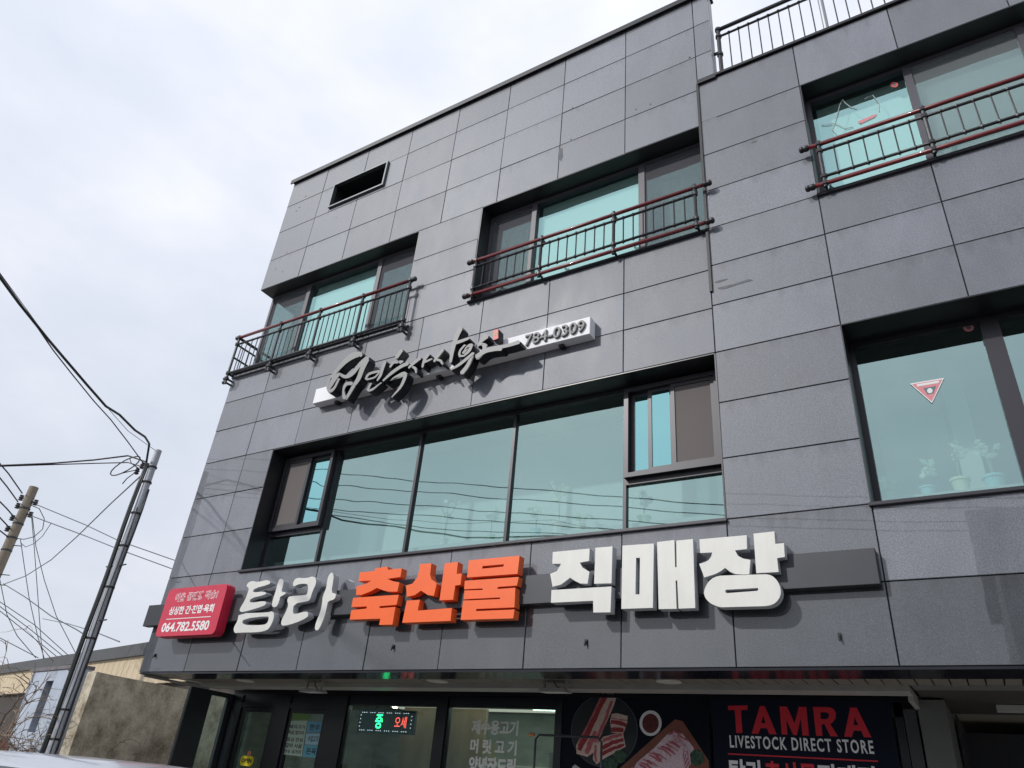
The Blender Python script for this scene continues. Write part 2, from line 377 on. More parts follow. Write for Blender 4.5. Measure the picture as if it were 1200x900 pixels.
# far, right and left outer walls, roofs
sw = MB().box(BX0, BX0+.25, 1.75, BY1, .12, 2.66).box(BX0, BX0+.25, .262, BY1, 2.66, 7.34).box(BX0, BX0+.25, 2.2, BY1, 7.34, 9.12).box(BX0, BX0+.25, .262, BY1, 9.12, 9.88)
sw.box(BX0, BX1, BY1, BY1+.2, .12, 9.88).box(BX1, BX1+.2, 0, BY1+.2, .12, 9.88)
build('side_wall', sw, mat('rendered_wall_white', (.62, .62, .62), .85, var=.12, vscale=2), B)
build('parapet_end', MB().box(-1.549, -1.531, .034, .20, 9.93, 11.76), MATS['rendered_wall_white'], B)
build('roof', MB().box(BX0+.25, BX1, .262, BY1, 9.6, 9.85), CONC, B)
build('floor_slab', MB().box(BX0+.25, BX1, .62, BY1, 3.0, 3.3).box(BX0+.25, BX1, .262+.2, BY1, 6.5, 6.8).box(BX0+.25, BX1, .5, BY1, 9.2, 9.4), CONC, B)
build('ground_floor_ceiling', MB().box(BX0+.26, BX1, 1.7, 7.5, 2.78, 2.9), mat('shop_ceiling', (.35, .33, .28), .9), B)
# coping
build('coping', MB().box(BX0-.05, -1.50, -.05, .22, 11.765, 11.80).box(BX0-.05, -1.50, -.052, -.03, 11.70, 11.765), COPE, B)
build('coping', MB().box(-1.74, BX1, -.035, .3, 9.885, 9.925).box(-1.74, -1.5, -.036, .0, 9.85, 9.885).box(SX-.012, SX+.018, -.022, .0, 6.48, 9.87), COPE, B)
# window sills and reveals, the recess shade put into their near-black colour
for x0, x1, z0, z1 in (W3B, W4, W2A, W2R): build('window_sill', MB().box(x0-.02, x1+.02, -.035, .33, z0-.028, z0+.004), FRAME, B, bevel=.004)
build('window_sill', MB().box(W3A[0]-.02, W3A[1]+.01, -.035, .3, 7.332, 7.362), FRAME, B, bevel=.004)
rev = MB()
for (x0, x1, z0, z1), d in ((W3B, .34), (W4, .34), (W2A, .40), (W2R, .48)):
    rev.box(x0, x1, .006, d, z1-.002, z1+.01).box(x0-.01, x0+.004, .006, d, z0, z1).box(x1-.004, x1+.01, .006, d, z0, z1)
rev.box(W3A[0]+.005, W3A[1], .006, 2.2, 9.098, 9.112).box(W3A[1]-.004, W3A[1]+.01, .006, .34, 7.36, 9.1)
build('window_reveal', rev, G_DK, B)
# vent opening with a projecting metal surround
x0, x1, z0, z1 = VENT
vf = build('vent_opening', MB().box(x0, x1, -.045, .03, z0, z0+.028).box(x0, x1, -.045, .03, z1-.028, z1).box(x0, x0+.028, -.045, .03, z0+.028, z1-.028).box(x1-.028, x1, -.045, .03, z0+.028, z1-.028), mat('vent_trim', (.11, .12, .13), .4, .4), B)
build('duct', MB().box(x0+.01, x1-.01, .9, .95, z0, z1).box(x0+.005, x0+.02, .03, .9, z0, z1).box(x1-.02, x1-.005, .03, .9, z0, z1).box(x0+.02, x1-.02, .03, .9, z0+.005, z0+.02).box(x0+.02, x1-.02, .03, .9, z1-.02, z1-.005), mat('duct_dark', (.012, .012, .016), .7), vf)

# ---- windows
rm0 = mat('post_pale', (.6, .6, .58), .8)
def rframe(mb, x0, x1, z0, z1, t, y0, y1):
    mb.box(x0, x1, y0, y1, z0, z0+t).box(x0, x1, y0, y1, z1-t, z1).box(x0, x0+t, y0, y1, z0+t, z1-t).box(x1-t, x1, y0, y1, z0+t, z1-t); return mb
def pane(x0, x1, z0, z1, y, m, parent, name='pane'):
    o = build(name, MB().box(x0, x1, y, y+.006, z0, z1), m, parent); o.rotation_euler = (0, 0, 0); return o
def curtain(x0, x1, z0, z1, y, m, parent):
    mb = MB(); n = max(8, int((x1-x0)/.05)); v = []; f = []
    for i in range(n+1):
        x = x0+(x1-x0)*i/n; yy = y+.02*math.sin(i*1.7)+.01*math.sin(i*.6); v += [(x, yy, z0), (x, yy, z1)]
    f = [(2*i, 2*i+2, 2*i+3, 2*i+1) for i in range(n)]
    return build('curtain', mb.add(v, f), m, parent)
CURT = mat('pale_curtain', (.62, .62, .58), .9)
# third floor left, wraps the corner
fr = MB(); rframe(fr, -9.74, W3A[1], 7.37, 9.095, .05, .25, .33)
fr.box(-8.83, -8.745, .245, .33, 7.42, 9.045).box(-7.21, -7.13, .245, .33, 7.42, 9.045)
rframe_side = fr.box(-9.74, -9.69, .33, 2.2, 7.37, 7.42).box(-9.74, -9.69, .33, 2.2, 9.045, 9.095).box(-9.74, -9.69, 1.2, 1.26, 7.42, 9.045)
wA = build('window', fr, FRAME2, B, label='wide third floor window wrapping the left corner')
for a, b, s in ((-9.69, -8.83, 1), (-8.745, -7.21, 0), (-7.13, W3A[1]-.05, 1)):
    pane(a, b, 7.42, 9.045, .29, GL3, wA)
    if s: build('insect_screen', MB().box(a, b, .262, .264, 7.42, 9.045), SCR, wA)
build('pane', MB().box(-9.722, -9.716, .33, 2.2, 7.42, 9.045), GL3, wA)
curtain(-9.5, -9.0, 7.3, 9.0, .6, CURT, wA); curtain(-6.9, -6.3, 7.3, 9.0, .6, CURT, wA)
FILL = mat('fill_reflector_pale', (.78, .82, .80), .9)  # pale sheets added close behind the glass to brighten the panes
build('fill_reflector', MB().box(-8.70, -7.25, .37, .38, 7.45, 9.04), FILL, wA)
# third floor middle
fr = MB(); rframe(fr, W3B[0], W3B[1], 7.37, 9.095, .05, .25, .33)
fr.box(-4.31, -4.235, .245, .33, 7.42, 9.045).box(-2.68, -2.595, .245, .33, 7.42, 9.045)
wB = build('window', fr, FRAME2, B, label='third floor window under the long soffit, between the other two')
for a, b, s in ((-4.98, -4.31, 1), (-4.235, -2.68, 0), (-2.595, -1.815, 1)):
    pane(a, b, 7.42, 9.045, .29, GL3, wB)
    if s: build('insect_screen', MB().box(a, b, .262, .264, 7.42, 9.045), SCR, wB)
curtain(-2.5, -1.9, 7.3, 9.0, .6, CURT, wB); curtain(-4.9, -4.45, 7.3, 9.0, .6, CURT, wB); build('fill_reflector', MB().box(-4.2, -2.72, .37, .38, 7.45, 9.04), FILL, wB)
# third floor right
fr = MB(); rframe(fr, W4[0], W4[1], 7.39, 9.135, .05, .25, .33)
fr.box(.50, .58, .245, .33, 7.44, 9.085).box(1.57, 1.65, .245, .33, 7.44, 9.085)
w4 = build('window', fr, FRAME2, B, label='third floor window at the far right')
for a, b, s in ((-.49, .50, 0), (.58, 1.57, 1), (1.65, 2.55, 0)):
    pane(a, b, 7.44, 9.085, .29, GL3, w4)
    if s: build('insect_screen', MB().box(a, b, .262, .264, 7.44, 9.085), screen_mat('insect_screen_light', (.28, .30, .31), .25), w4)
build('fill_reflector', MB().box(-.45, 2.5, .40, .41, 7.45, 9.08), FILL, w4)
# second floor main
YG = .33
fr = MB(); rframe(fr, W2A[0], W2A[1], 3.925, 5.695, .045, .30, .39)
for a in (-7.24, -5.765, -4.32, -2.88): fr.box(a-.018, a+.018, .31, .38, 3.97, 5.65)
fr.box(-8.225, -7.258, .305, .38, 4.47, 4.53).box(-2.862, -1.805, .305, .38, 4.52, 4.58)
w2 = build('window', fr, FRAME, B, label='long second floor window above the orange lettering')
for a, b in ((-7.222, -5.783), (-5.747, -4.338), (-4.302, -2.898)): pane(a, b, 3.97, 5.65, .345, GL2, w2)
pane(-8.225, -7.258, 3.97, 4.47, .345, GL2, w2); pane(-2.862, -1.805, 3.97, 4.52, .345, GL2, w2)
def slider(x0, x1, z0, z1, cells, parent):
    """sash windows in front of the fixed glazing"""
    o = build('sash_frame', rframe(MB(), x0, x1, z0, z1, .05, .24, .345), FRAME, parent)
    for a, b, m, y in cells:
        sf = rframe(MB(), a, b, z0+.05, z1-.05, .042, y, y+.03)
        build('sash', sf, FRAME, parent)
        pane(a+.042, b-.042, z0+.092, z1-.092, y+.012, m, parent, 'insect_screen' if m is SCRB else 'pane')
slider(-8.225, -7.258, 4.53, 5.65, ((-8.175, -7.70, SCRB, .255), (-7.72, -7.308, GL2B, .295)), w2)
slider(-2.862, -1.805, 4.58, 5.65, ((-2.81, -2.57, GL2B, .315), (-2.60, -2.31, GL2B, .28), (-2.33, -1.855, SCRB, .255)), w2)
# second floor right
fr = MB(); rframe(fr, W2R[0], W2R[1], 3.925, 5.705, .05, .36, .46)
fr.box(.545, .69, .34, .45, 3.975, 5.655).box(.69, 2.55, .34, .45, 4.58, 4.68)
w5 = build('window', fr, FRAME, B, label='second floor window at the far right with a red triangle sticker')
pane(-.50, .545, 3.975, 5.655, .40, GL2, w5); pane(.69, 2.55, 3.975, 4.58, .40, GL2, w5); pane(.69, 2.55, 4.68, 5.655, .40, GL2, w5)
build('fill_backing', MB().box(-8.2, -1.85, 1.05, 1.06, 3.6, 5.7), mat('fill_backing_grey', (.70, .74, .73), .9, var=.25, vscale=.9), w2)  # pale sheet added behind the plants to lighten the second floor glass
build('fill_backing', MB().box(-.5, .12, 1.45, 1.46, 3.6, 5.7), MATS['fill_backing_grey'], w5); build('inner_post', MB().box(.16, .34, 1.2, 1.4, 3.4, 5.8), rm0, w5)
# rooms behind the upper windows
rm = mat('room_wall_pale', (.42, .42, .40), .9)
build('room_wall', MB().box(-9.5, 6, 5.0, 5.1, 3.3, 6.5).box(-9.5, 6, 5.0, 5.1, 6.8, 9.2).box(-1.7, -1.6, .5, 5, 3.3, 9.2).box(-5.7, -5.6, .5, 5, 6.8, 9.2), rm, B)

# ---- shopfront, soffit
YS = 1.6
MT = mat('soffit_metal', (.42, .41, .385), .5, .2, var=.2, vscale=5)
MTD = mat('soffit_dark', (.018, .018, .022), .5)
PLK = mat('soffit_plank', (.20, .175, .15), .6, var=.25, vscale=12)
build('soffit_edge', MB().box(BX0+.02, BX1, .0, .40, 2.628, 2.648), mat('soffit_gloss_black', (.012, .012, .018), .18), B)
build('soffit_trim', MB().box(BX0+.3, BX1, .402, .425, 2.636, 2.6475).box(BX0+.06, BX0+.11, .02, 1.1, 2.60, 2.627), MT, B)
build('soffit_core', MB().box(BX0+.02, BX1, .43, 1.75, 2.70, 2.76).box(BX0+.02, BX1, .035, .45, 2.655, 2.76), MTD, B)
pm = MB().box(-.054, .054, -.19, .19, -.01, .01); pme = bpy.data.meshes.new('soffit_plank'); pme.from_pydata(pm.v, [], pm.f); pme.materials.append(PLK)
x = BX0+.35
while x < 4.0:
    o = bpy.data.objects.new('soffit_plank', pme); COL.objects.link(o); o.parent = B; OFF[o.name] = OFF[B.name]
    o.location = Vector((x, .62, 2.655+random.uniform(-.001, .001))) - OFF[B.name]; x += .12
build('soffit_beam', MB().box(BX0+.30, -.58, .81, 1.07, 2.60, 2.66).box(-.62, -.58, 1.07, 1.9, 2.56, 2.66), MT, B)
build('soffit_beam', MB().box(-.56, BX1, .82, 1.05, 2.645, 2.668), mat('soffit_metal_dark', (.14, .14, .14), .5), B, label='darker beam over the right hand entrance')
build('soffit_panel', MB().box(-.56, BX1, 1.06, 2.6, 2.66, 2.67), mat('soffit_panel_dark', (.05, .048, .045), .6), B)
# shopfront frame: doors left, two shop windows, banner bay
sf = MB()
sf.box(-9.75, -.62, YS, YS+.10, 2.50, 2.66) 
def post(a, b, z0=.12, z1=2.6, y0=YS-.02, y1=YS+.1): sf.box(a, b, y0, y1, z0, z1)
sf.box(-9.72, -.62, YS-.03, YS+.09, 2.625, 2.66)
for a, b in ((-9.78, -9.50), (-8.80, -8.50), (-7.78, -7.42), (-5.92, -5.765), (-4.25, -4.17)): post(a, b)
sf.box(-9.50, -8.80, YS-.015, YS+.08, 2.43, 2.5).box(-8.50, -7.78, YS-.015, YS+.08, 2.43, 2.5)
SF = build('shopfront_frame', sf, NAVY, B)
build('light_blocker', MB().box(-9.75, -.62, YS+.0, YS+.10, 2.662, 2.80), MTD, B)  # added strip that blocks light leaking out above the header
for a, b, z1 in ((-9.5, -8.8, 2.43), (-8.5, -7.78, 2.43)):
    d = build('door', rframe(MB(), a+.004, b-.004, .14, z1-.004, .05, YS+.005, YS+.06), NAVY, B)
    pane(a+.05, b-.05, .19, z1-.05, YS+.03, GL1, d)
    build('door_handle', MB().tube([(b-.09, YS-.05, .9), (b-.09, YS-.05, 1.4)], .014).tube([(b-.09, YS-.05, .95), (b-.09, YS+.01, .95)], .01).tube([(b-.09, YS-.05, 1.35), (b-.09, YS+.01, 1.35)], .01), MT, d)
for a, b in ((-7.42, -5.92), (-5.765, -4.25)):
    d = build('shop_window', rframe(MB(), a, b, .14, 2.64, .02, YS+.0, YS+.05), NAVY, B)
    pane(a+.02, b-.02, .16, 2.62, YS+.025, GL1, d)
# left return glazing of the porch
lg = build('porch_side_window', MB().box(-9.79, -9.73, .83, 1.20, .12, 2.6).box(-9.79, -9.73, 1.5, 1.58, .12, 2.6).box(-9.79, -9.73, 1.20, 1.5, 2.54, 2.6).box(-9.79, -9.73, 1.20, 1.5, .12, .3), mat('porch_post', (.03, .034, .04), .4), B)
build('pane', MB().box(-9.765, -9.759, 1.20, 1.5, .3, 2.54), GL1, lg)
# bay right of the doors: blank pier, entrance to the stairs
build('pier', MB().box(-.80, -.73, YS-.0, YS+.12, .12, 2.62), NAVY, B)
build('pier', MB().box(-.72, -.62, YS-.03, YS+.1, .12, 2.56), mat('pier_grey', (.05, .055, .06), .5), B)
build('pier', MB().box(-.60, -.38, YS-.05, YS+.9, .12, 2.64), mat('pier_stone', (.15, .155, .15), .6, var=.2), B)
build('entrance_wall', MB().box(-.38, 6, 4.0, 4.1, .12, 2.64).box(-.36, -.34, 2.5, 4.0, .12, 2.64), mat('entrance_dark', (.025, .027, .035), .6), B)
build('strip_lamp', MB().box(.0, 1.1, 1.9, 1.98, 2.60, 2.655), mat('lamp_off_white', (.45, .45, .45), .5), B)
# shop interior
tan = mat('shop_wall_tan', (.36, .37, .34), .8, var=.5, vscale=2.2, vcol=(.17, .19, .18), stretch=(1, 1, 2.5))
build('shop_interior_wall', MB().box(-9.5, -4.0, 4.6, 4.7, .12, 2.78).box(-4.1, -4.0, 1.72, 4.6, .12, 2.78).box(-9.5, -9.45, 1.72, 4.6, .12, 2.78), tan, B)
build('shop_floor', MB().box(-9.5, -.6, 1.72, 4.6, .121, .14), mat('shop_floor', (.25, .24, .22), .3), B)
tube = mat('lit_tube', (.8, .9, .8), .5, emit=(.75, 1.0, .82), estr=5.0)
warm = mat('lit_spot', (.9, .8, .6), .5, emit=(1.0, .72, .38), estr=8.0)
for x, y in ((-6.6, 2.9), (-5.0, 3.4)):
    build('fluorescent_tube', MB().box(x-.6, x+.6, y, y+.05, 2.70, 2.74), tube, B)
for px, py in ((532, 827), (562, 828.5), (568.5, 828.5), (650, 830), (463, 829)):
    q = atY(px, py, 2.3); build('spotlight', MB().lathe((q.x, q.y, q.z), [(.03, -.01), (.04, .0), (.04, .012)], 10).tube([(q.x, q.y, q.z+.01), (q.x, q.y, 2.78)], .006, 5), warm, B)
build('interior_glow_panel', MB().box(-8.6, -4.4, 2.3, 4.2, 2.755, 2.765), mat('added_glow', (.8, .8, .75), .5, emit=(1.0, .93, .78), estr=.32), B)  # glowing sheet added to brighten the shop interior, not a known lamp
build('partition', MB().box(-7.38, -5.95, 2.75, 2.80, 1.75, 2.62), mat('marbled_tan', (.40, .33, .25), .5, var=.45, vscale=1.6, stretch=(2.2, 1, .8)), B)
rn0 = random.Random(3)
for i in range(26):
    x = -7.3+rn0.random()*3.1; z = (1.04, 1.62, 2.0)[i % 3]; wd = rn0.uniform(.06, .16)
    build('goods', MB().cbox(x, x+wd, 3.5, 3.6, z, z+rn0.uniform(.1, .28), .01), mat('goods_%d' % (i % 5), ((.3, .28, .25), (.3, .08, .07), (.08, .18, .12), (.25, .2, .12), (.12, .13, .16))[i % 5], .5), B)
build('goods_shelf', MB().box(-7.4, -4.1, 3.45, 3.8, 1.59, 1.615).box(-7.4, -4.1, 3.45, 3.8, 1.97, 1.995), rm0, B)
build('display_counter', MB().box(-7.2, -4.4, 3.0, 3.7, .14, 1.0).box(-7.2, -4.4, 3.0, 3.02, 1.0, 1.3), mat('counter_white', (.5, .5, .48), .5), B)

# old fixings and mended spots on the stone
for px, py in ((461, 758), (687, 752), (984, 745), (182, 768)):
    q = atY(px, py, -.002); build('anchor_bolt', MB().box(q.x-.011, q.x+.011, -.016, -.0005, q.z-.02, q.z+.02).tube([(q.x, -.03, q.z-.04), (q.x, -.02, q.z)], .008, 6), BLACKM, B)
for px, py in ((358, 230), (351, 243), (347, 247), (323, 315), (336, 296), (331, 318), (808, 67), (671, 126), (669, 163), (745, 128), (762, 122), (394, 255)):
    q = atY(px, py, -.002); build('drill_hole', MB().lathe((q.x, -.0012, q.z), [(.013, -.001), (.013, .0)], 8, 'y'), BLKF, B)
MEND = mat('mend_mortar', (.155, .16, .175), .8, var=.35, vscale=14)
rn1 = random.Random(11)
for cx_, cy_, rx_, rz_ in ((862, 333, 20, 1.6), (845, 329, 8, 1.2), (657, 181, 3, 8), (883, 166, 4, 1.5)):
    pl_ = [(cx_+rx_*(.75+.4*rn1.random())*math.cos(i*math.pi/7), cy_+rz_*(.75+.4*rn1.random())*math.sin(i*math.pi/7)-(.28*(math.cos(i*math.pi/7)*rx_))) for i in range(14)]
    build('mended_patch', MB().prism(XZ(pl_, 0), -.0012, .0005), MEND, B)
# ------------------------------------------------------------------ guards and railings
def straight_guard(x0, x1, posts, ends, zt, zb, label, last_cap=True):
    g = thing('window_guard', label, 'window guard', (x0, -.09, zb))
    y = -.09
    for z in (zt, zb): build('rail', MB().tube([(x0, y, z), (x1, y, z)], .024, 10), REDR, g, smooth=True)
    for z in (zt-.105, zb+.10): build('crossbar', MB().tube([(posts[0], y, z), (posts[-1], y, z)], .016, 8), BLACKM, g, smooth=True)
    for p in posts:
        mb = MB().tube([(p, y, zb-.05), (p, y, zt+.045)], .021, 8)
        for z in (zt, zb, zt-.105, zb+.10): mb.lathe((p, y, z-.028), [(.02, 0), (.034, .008), (.034, .048), (.02, .056)], 10)
        mb.box(p-.012, p+.012, y, .0, zt-.012, zt+.012).box(p-.012, p+.012, y, .0, zb-.012, zb+.012)
        build('post', mb, BLACKM, g)
    for a, b in zip(posts[:-1], posts[1:]):
        n = max(2, round((b-a)/.135)); 
        for i in range(1, n):
            x = a+(b-a)*i/n; mb = MB().tube([(x, y, zb+.07), (x, y, zt-.08)], .0085, 6)
            for z in (zb+.10, zt-.105): mb.lathe((x, y, z-.018), [(.012, 0), (.022, .008), (.022, .028), (.012, .036)], 8)
            build('baluster', mb, BLACKM, g)
    for x in ends:
        s = -1 if x < (x0+x1)/2 else 1
        for z in (zt, zb): build('end_cap', MB().lathe((x, y, z), [(.026, -.045*s), (.036, -.036*s), (.036, 0), (.028, .01*s), (.038, .018*s), (.034, .044*s), (.018, .056*s)], 12, 'x'), BLACKM, g, smooth=True)
    return g
straight_guard(-5.03, -1.69, (-4.93, -3.90, -2.87, -1.84), (-5.03, -1.69), 7.985, 7.40, 'red and black window guard on the middle third floor window')
straight_guard(-.60, 2.70, (-.455, .55, 1.55, 2.55), (-.60, 2.70), 8.01, 7.43, 'red and black window guard at the upper right edge')
# corner balcony guard
g = thing('balcony_guard', 'grey balcony railing with red handrail wrapping the left corner window', 'balcony railing', (-9.8, -.1, 7.3))
y = -.11; XA, XB = -9.80, -6.06; ZT, ZM, ZB = 8.01, 7.87, 7.30
build('rail', MB().tube([(XA, y, ZT), (XB, y, ZT)], .026, 10), REDR, g, smooth=True)
build('rail', MB().tube([(XA, y, ZT-.002), (XA, 1.9, ZT-.002)], .026, 10), RAILG, g, smooth=True)
build('crossbar', MB().tube([(XA, y, ZM), (XB, y, ZM)], .017, 8), RAILG, g, smooth=True)
build('crossbar', MB().tube([(XA, y, ZB), (XB, y, ZB)], .022, 8).tube([(XA, .0, ZB-.04), (XB, .0, ZB-.04)], .02, 8), RAILG, g, smooth=True)
build('crossbar', MB().tube([(XA, y, ZM), (XA, 1.9, ZM)], .017, 8).tube([(XA, y, ZB), (XA, 1.9, ZB)], .022, 8).tube([(XA, y, ZM-.25), (XA, 1.9, ZM-.25)], .017, 8), RAILG, g, smooth=True)
def foot(px_, py_, side=0):
    mb = MB().tube([(px_, py_, 7.10), (px_, py_, ZT+.04)], .021, 8)
    for z in (ZT, ZM, ZB, 7.2): mb.lathe((px_, py_, z-.03), [(.022, 0), (.038, .008), (.038, .052), (.022, .06)], 10)
    for z in (7.13, 7.20): mb.tube([(px_, py_, z), (px_ + (.12 if side else 0), py_ + (0 if side else .11), z)], .017, 6).lathe((px_-.035, py_-.0, z), [(.018, -.03), (.03, -.02), (.03, .02), (.018, .03)], 8, 'x')
    build('post', mb, RAILG, g)
for p in (-9.79, -8.77, -7.88, -6.99, -6.08): foot(p, y)
for q in (.9, 1.85): foot(XA, q, 1)
for a, b in ((-9.79, -8.77), (-8.77, -7.88), (-7.88, -6.99), (-6.99, -6.08)):
    n = 8
    for i in range(1, n):
        x = a+(b-a)*i/n; mb = MB().tube([(x, y, ZB), (x, y, ZM+.02)], .0085, 6)
        for z in (ZM,): mb.lathe((x, y, z-.016), [(.012, 0), (.023, .008), (.023, .026), (.012, .034)], 8)
        build('baluster', mb, RAILG, g)
for i in range(1, 14):
    q = y+i*.135; build('baluster', MB().tube([(XA, q, ZB), (XA, q, ZM)], .0085, 6), RAILG, g)
for x, yy, a, s in ((XA-.02, y, 'x', -1), (XB+.03, y, 'x', 1)):
    build('end_cap', MB().lathe((x, yy, ZT), [(.026, -.045*s), (.036, -.036*s), (.036, 0), (.028, .01*s), (.038, .018*s), (.034, .044*s), (.018, .056*s)], 12, a), RAILG, g, smooth=True)
# roof railing
g = thing('roof_railing', 'dark metal railing standing on the lower roof at the top right', 'railing', (-1.4, .12, 9.93))
y = .12
build('rail', MB().tube([(-1.46, y, 10.98), (4.8, y, 10.98)], .028, 10), BLACKM, g, smooth=True)
build('crossbar', MB().tube([(-1.46, y, 10.83), (4.8, y, 10.83)], .017, 8), BLACKM, g, smooth=True)
build('crossbar', MB().tube([(-1.46, y, 10.02), (4.8, y, 10.02)], .017, 8), BLACKM, g, smooth=True)
for p, mm, r_ in ((-1.45, BLACKM, .028), (-.15, mat('galvanised_post', (.30, .31, .33), .4, .6), .034), (1.3, BLACKM, .028), (2.8, BLACKM, .028), (4.7, BLACKM, .028)):
    mb = MB().tube([(p, y, 9.925), (p, y, 11.0)], r_, 10)
    if mm is BLACKM:
        for z in (10.98, 10.83, 10.45): mb.lathe((p, y, z-.03), [(.028, 0), (.042, .01), (.042, .05), (.028, .06)], 10)
    if p < -1.4: mb.tube([(p-.14, y, 10.5), (p, y, 10.5)], .022, 8).lathe((p-.12, y, 10.5), [(.02, -.03), (.04, -.02), (.04, .02), (.02, .03)], 8, 'x')
    build('post', mb, mm, g)
x = -1.31
while x < 4.6:
    build('baluster', MB().tube([(x, y, 10.02), (x, y, 10.85)], .009, 6).lathe((x, y, 10.815), [(.012, 0), (.023, .008), (.023, .028), (.012, .036)], 8), BLACKM, g); x += .13

# ------------------------------------------------------------------ signs
# long shop sign: backing panel and eight channel letters
sg = thing('shop_sign', 'long dark backing panel with white and orange raised Korean letters across the fascia', 'shop sign', (-5, 0, 3.2))
YB, YF = -.10, -.185
build('backing_panel', MB().cbox(-9.90, -.575, YB, -.003, 3.235, 3.52, .004), BAND, sg)
k1 = lambda p: XZ(crop(260, 660, 8, p), YF)
k2 = lambda p: XZ(crop(400, 640, 9, p), YF)
k3 = lambda p: XZ(crop(510, 640, 9, p), YF)
k4 = lambda p: XZ(crop(640, 620, 8, p), YF)
k5 = lambda p: XZ(crop(790, 610, 7.5, p), YF)
k0 = lambda p: XZ(p, YF)
def soften(p, it=1):
    for _ in range(it):
        q = []
        for i in range(len(p)):
            a, b = p[i], p[(i+1) % len(p)]
            q += [(a[0]*.75+b[0]*.25, a[1]*.75+b[1]*.25), (a[0]*.25+b[0]*.75, a[1]*.25+b[1]*.75)]
        p = q
    return p
def letter(polys, m, side, label, soft=0):
    mb = MB()
    for outer, holes in polys:
        o_ = soften(outer, soft) if soft else outer; h_ = [soften(h, soft) if soft else h for h in holes]
        mb.prism(o_, YF, YB+.012, h_)
    # stand-off pins
    xs = [p[0] for o_, _ in polys for p in o_]; zs = [p[1] for o_, _ in polys for p in o_]
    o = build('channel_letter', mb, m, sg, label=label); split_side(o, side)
    build('standoff_pin', MB().tube([(sum(xs)/len(xs), YB-.001, 3.40), (sum(xs)/len(xs), YB+.02, 3.40)], .01, 6), BLACKM, sg)
    return o
T_ = [([(228,215),(245,182),(285,165),(335,178),(430,155),(458,178),(440,200),(305,235),(285,275),(390,265),(420,280),(395,298),(270,328),(255,375),(400,352),(420,375),(385,405),(205,457),(170,455),(165,430),(215,350),(245,270),(255,232)], []),
      ([(160,470),(440,462),(470,447),(492,480),(478,545),(440,615),(400,635),(330,648),(165,650),(120,657),(108,620),(120,585),(145,545)], [[(205,520),(435,493),(440,520),(425,565),(380,580),(250,582),(185,568)]]),
      ([(530,165),(550,142),(580,160),(575,200),(555,270),(598,272),(600,285),(540,318),(545,330),(520,400),(490,415),(468,400),(475,350),(505,260)], [])]
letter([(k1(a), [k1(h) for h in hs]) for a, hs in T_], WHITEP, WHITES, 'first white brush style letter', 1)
RA = [([(665,212),(668,175),(700,135),(790,142),(855,120),(885,150),(880,200),(850,260),(825,345),(800,357),(675,378),(662,470),(690,477),(795,448),(812,475),(800,510),(690,560),(575,590),(553,570),(560,530),(600,455),(625,390),(610,350),(625,315),(650,308),(780,300),(800,290),(810,215),(795,190),(720,195),(680,218)], []),
      ([(1030,82),(1048,110),(1045,160),(1025,275),(1065,285),(1070,300),(1055,340),(995,355),(985,400),(960,510),(925,590),(905,625),(880,632),(870,610),(880,560),(925,450),(940,370),(945,310),(980,230),(985,170),(1000,115)], [])]
letter([(k1(a), []) for a, hs in RA], WHITEP, WHITES, 'second white brush style letter', 1)
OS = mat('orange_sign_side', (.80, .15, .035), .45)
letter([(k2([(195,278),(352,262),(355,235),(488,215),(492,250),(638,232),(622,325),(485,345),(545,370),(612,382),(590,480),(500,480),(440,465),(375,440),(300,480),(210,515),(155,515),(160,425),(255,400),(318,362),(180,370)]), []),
        (k2([(125,545),(605,512),(582,618),(405,632),(400,655),(570,640),(538,828),(398,830),(412,765),(88,775),(105,675),(265,658),(270,635),(105,642)]), [])], ORANGE, OS, 'first orange block letter')
letter([(k2([(828,190),(950,180),(935,300),(950,350),(1005,395),(975,525),(910,515),(840,468),(775,515),(690,535),(683,415),(750,395),(800,330),(820,260)]), []),
        (k2([(690,575),(828,565),(805,680),(1165,652),(1152,788),(642,808)]), []),
        (k3([(100,182),(240,165),(225,292),(280,290),(265,408),(210,415),(188,565),(45,572),(75,360)]), [])], ORANGE, OS, 'second orange block letter')
letter([(k3([(355,150),(890,100),(868,292),(335,330)]), [k3([(498,210),(725,190),(720,215),(495,238)])]),
        (k3([(312,365),(880,325),(862,415),(658,430),(656,452),(845,438),(835,645),(432,662),(430,685),(835,668),(822,762),(268,778),(295,575),(683,558),(684,540),(300,560),(308,468),(500,462),(500,445),(305,455)]), [])], ORANGE, OS, 'third orange block letter')
letter([(k4([(62,215),(408,183),(402,298),(315,315),(340,360),(405,400),(388,512),(320,510),(268,485),(225,455),(140,520),(60,540),(38,420),(100,395),(140,325),(58,325)]), []),
        (k4([(462,175),(622,162),(612,508),(450,512)]), []),
        (k4([(50,572),(612,538),(602,780),(442,782),(440,672),(45,690)]), [])], WHITEP, WHITES, 'first large white block letter')
letter([(k4([(715,155),(1010,135),(1000,738),(705,748)]), [k4([(843,270),(880,268),(875,612),(836,612)])]),
        (k0([(770,635.3),(790.2,632.8),(791,664.7),(792.9,664.7),(792.5,633.6),(812,631.6),(814.7,712.5),(795.2,713.2),(793.6,680.2),(791.6,680.4),(792.8,713.4),(771.9,713.7)]), [])], WHITEP, WHITES, 'second large white block letter')
cap = [(262,640),(266,610),(275,585),(290,556),(310,530),(338,507),(370,492),(405,485),(440,483),(810,472),(842,478),(870,492),(895,516),(915,545),(930,580),(938,620),(935,652),(925,680),(905,708),(880,730),(842,745),(800,752),(420,762),(385,756),(350,742),(322,728),(300,710),(282,690),(270,670)]
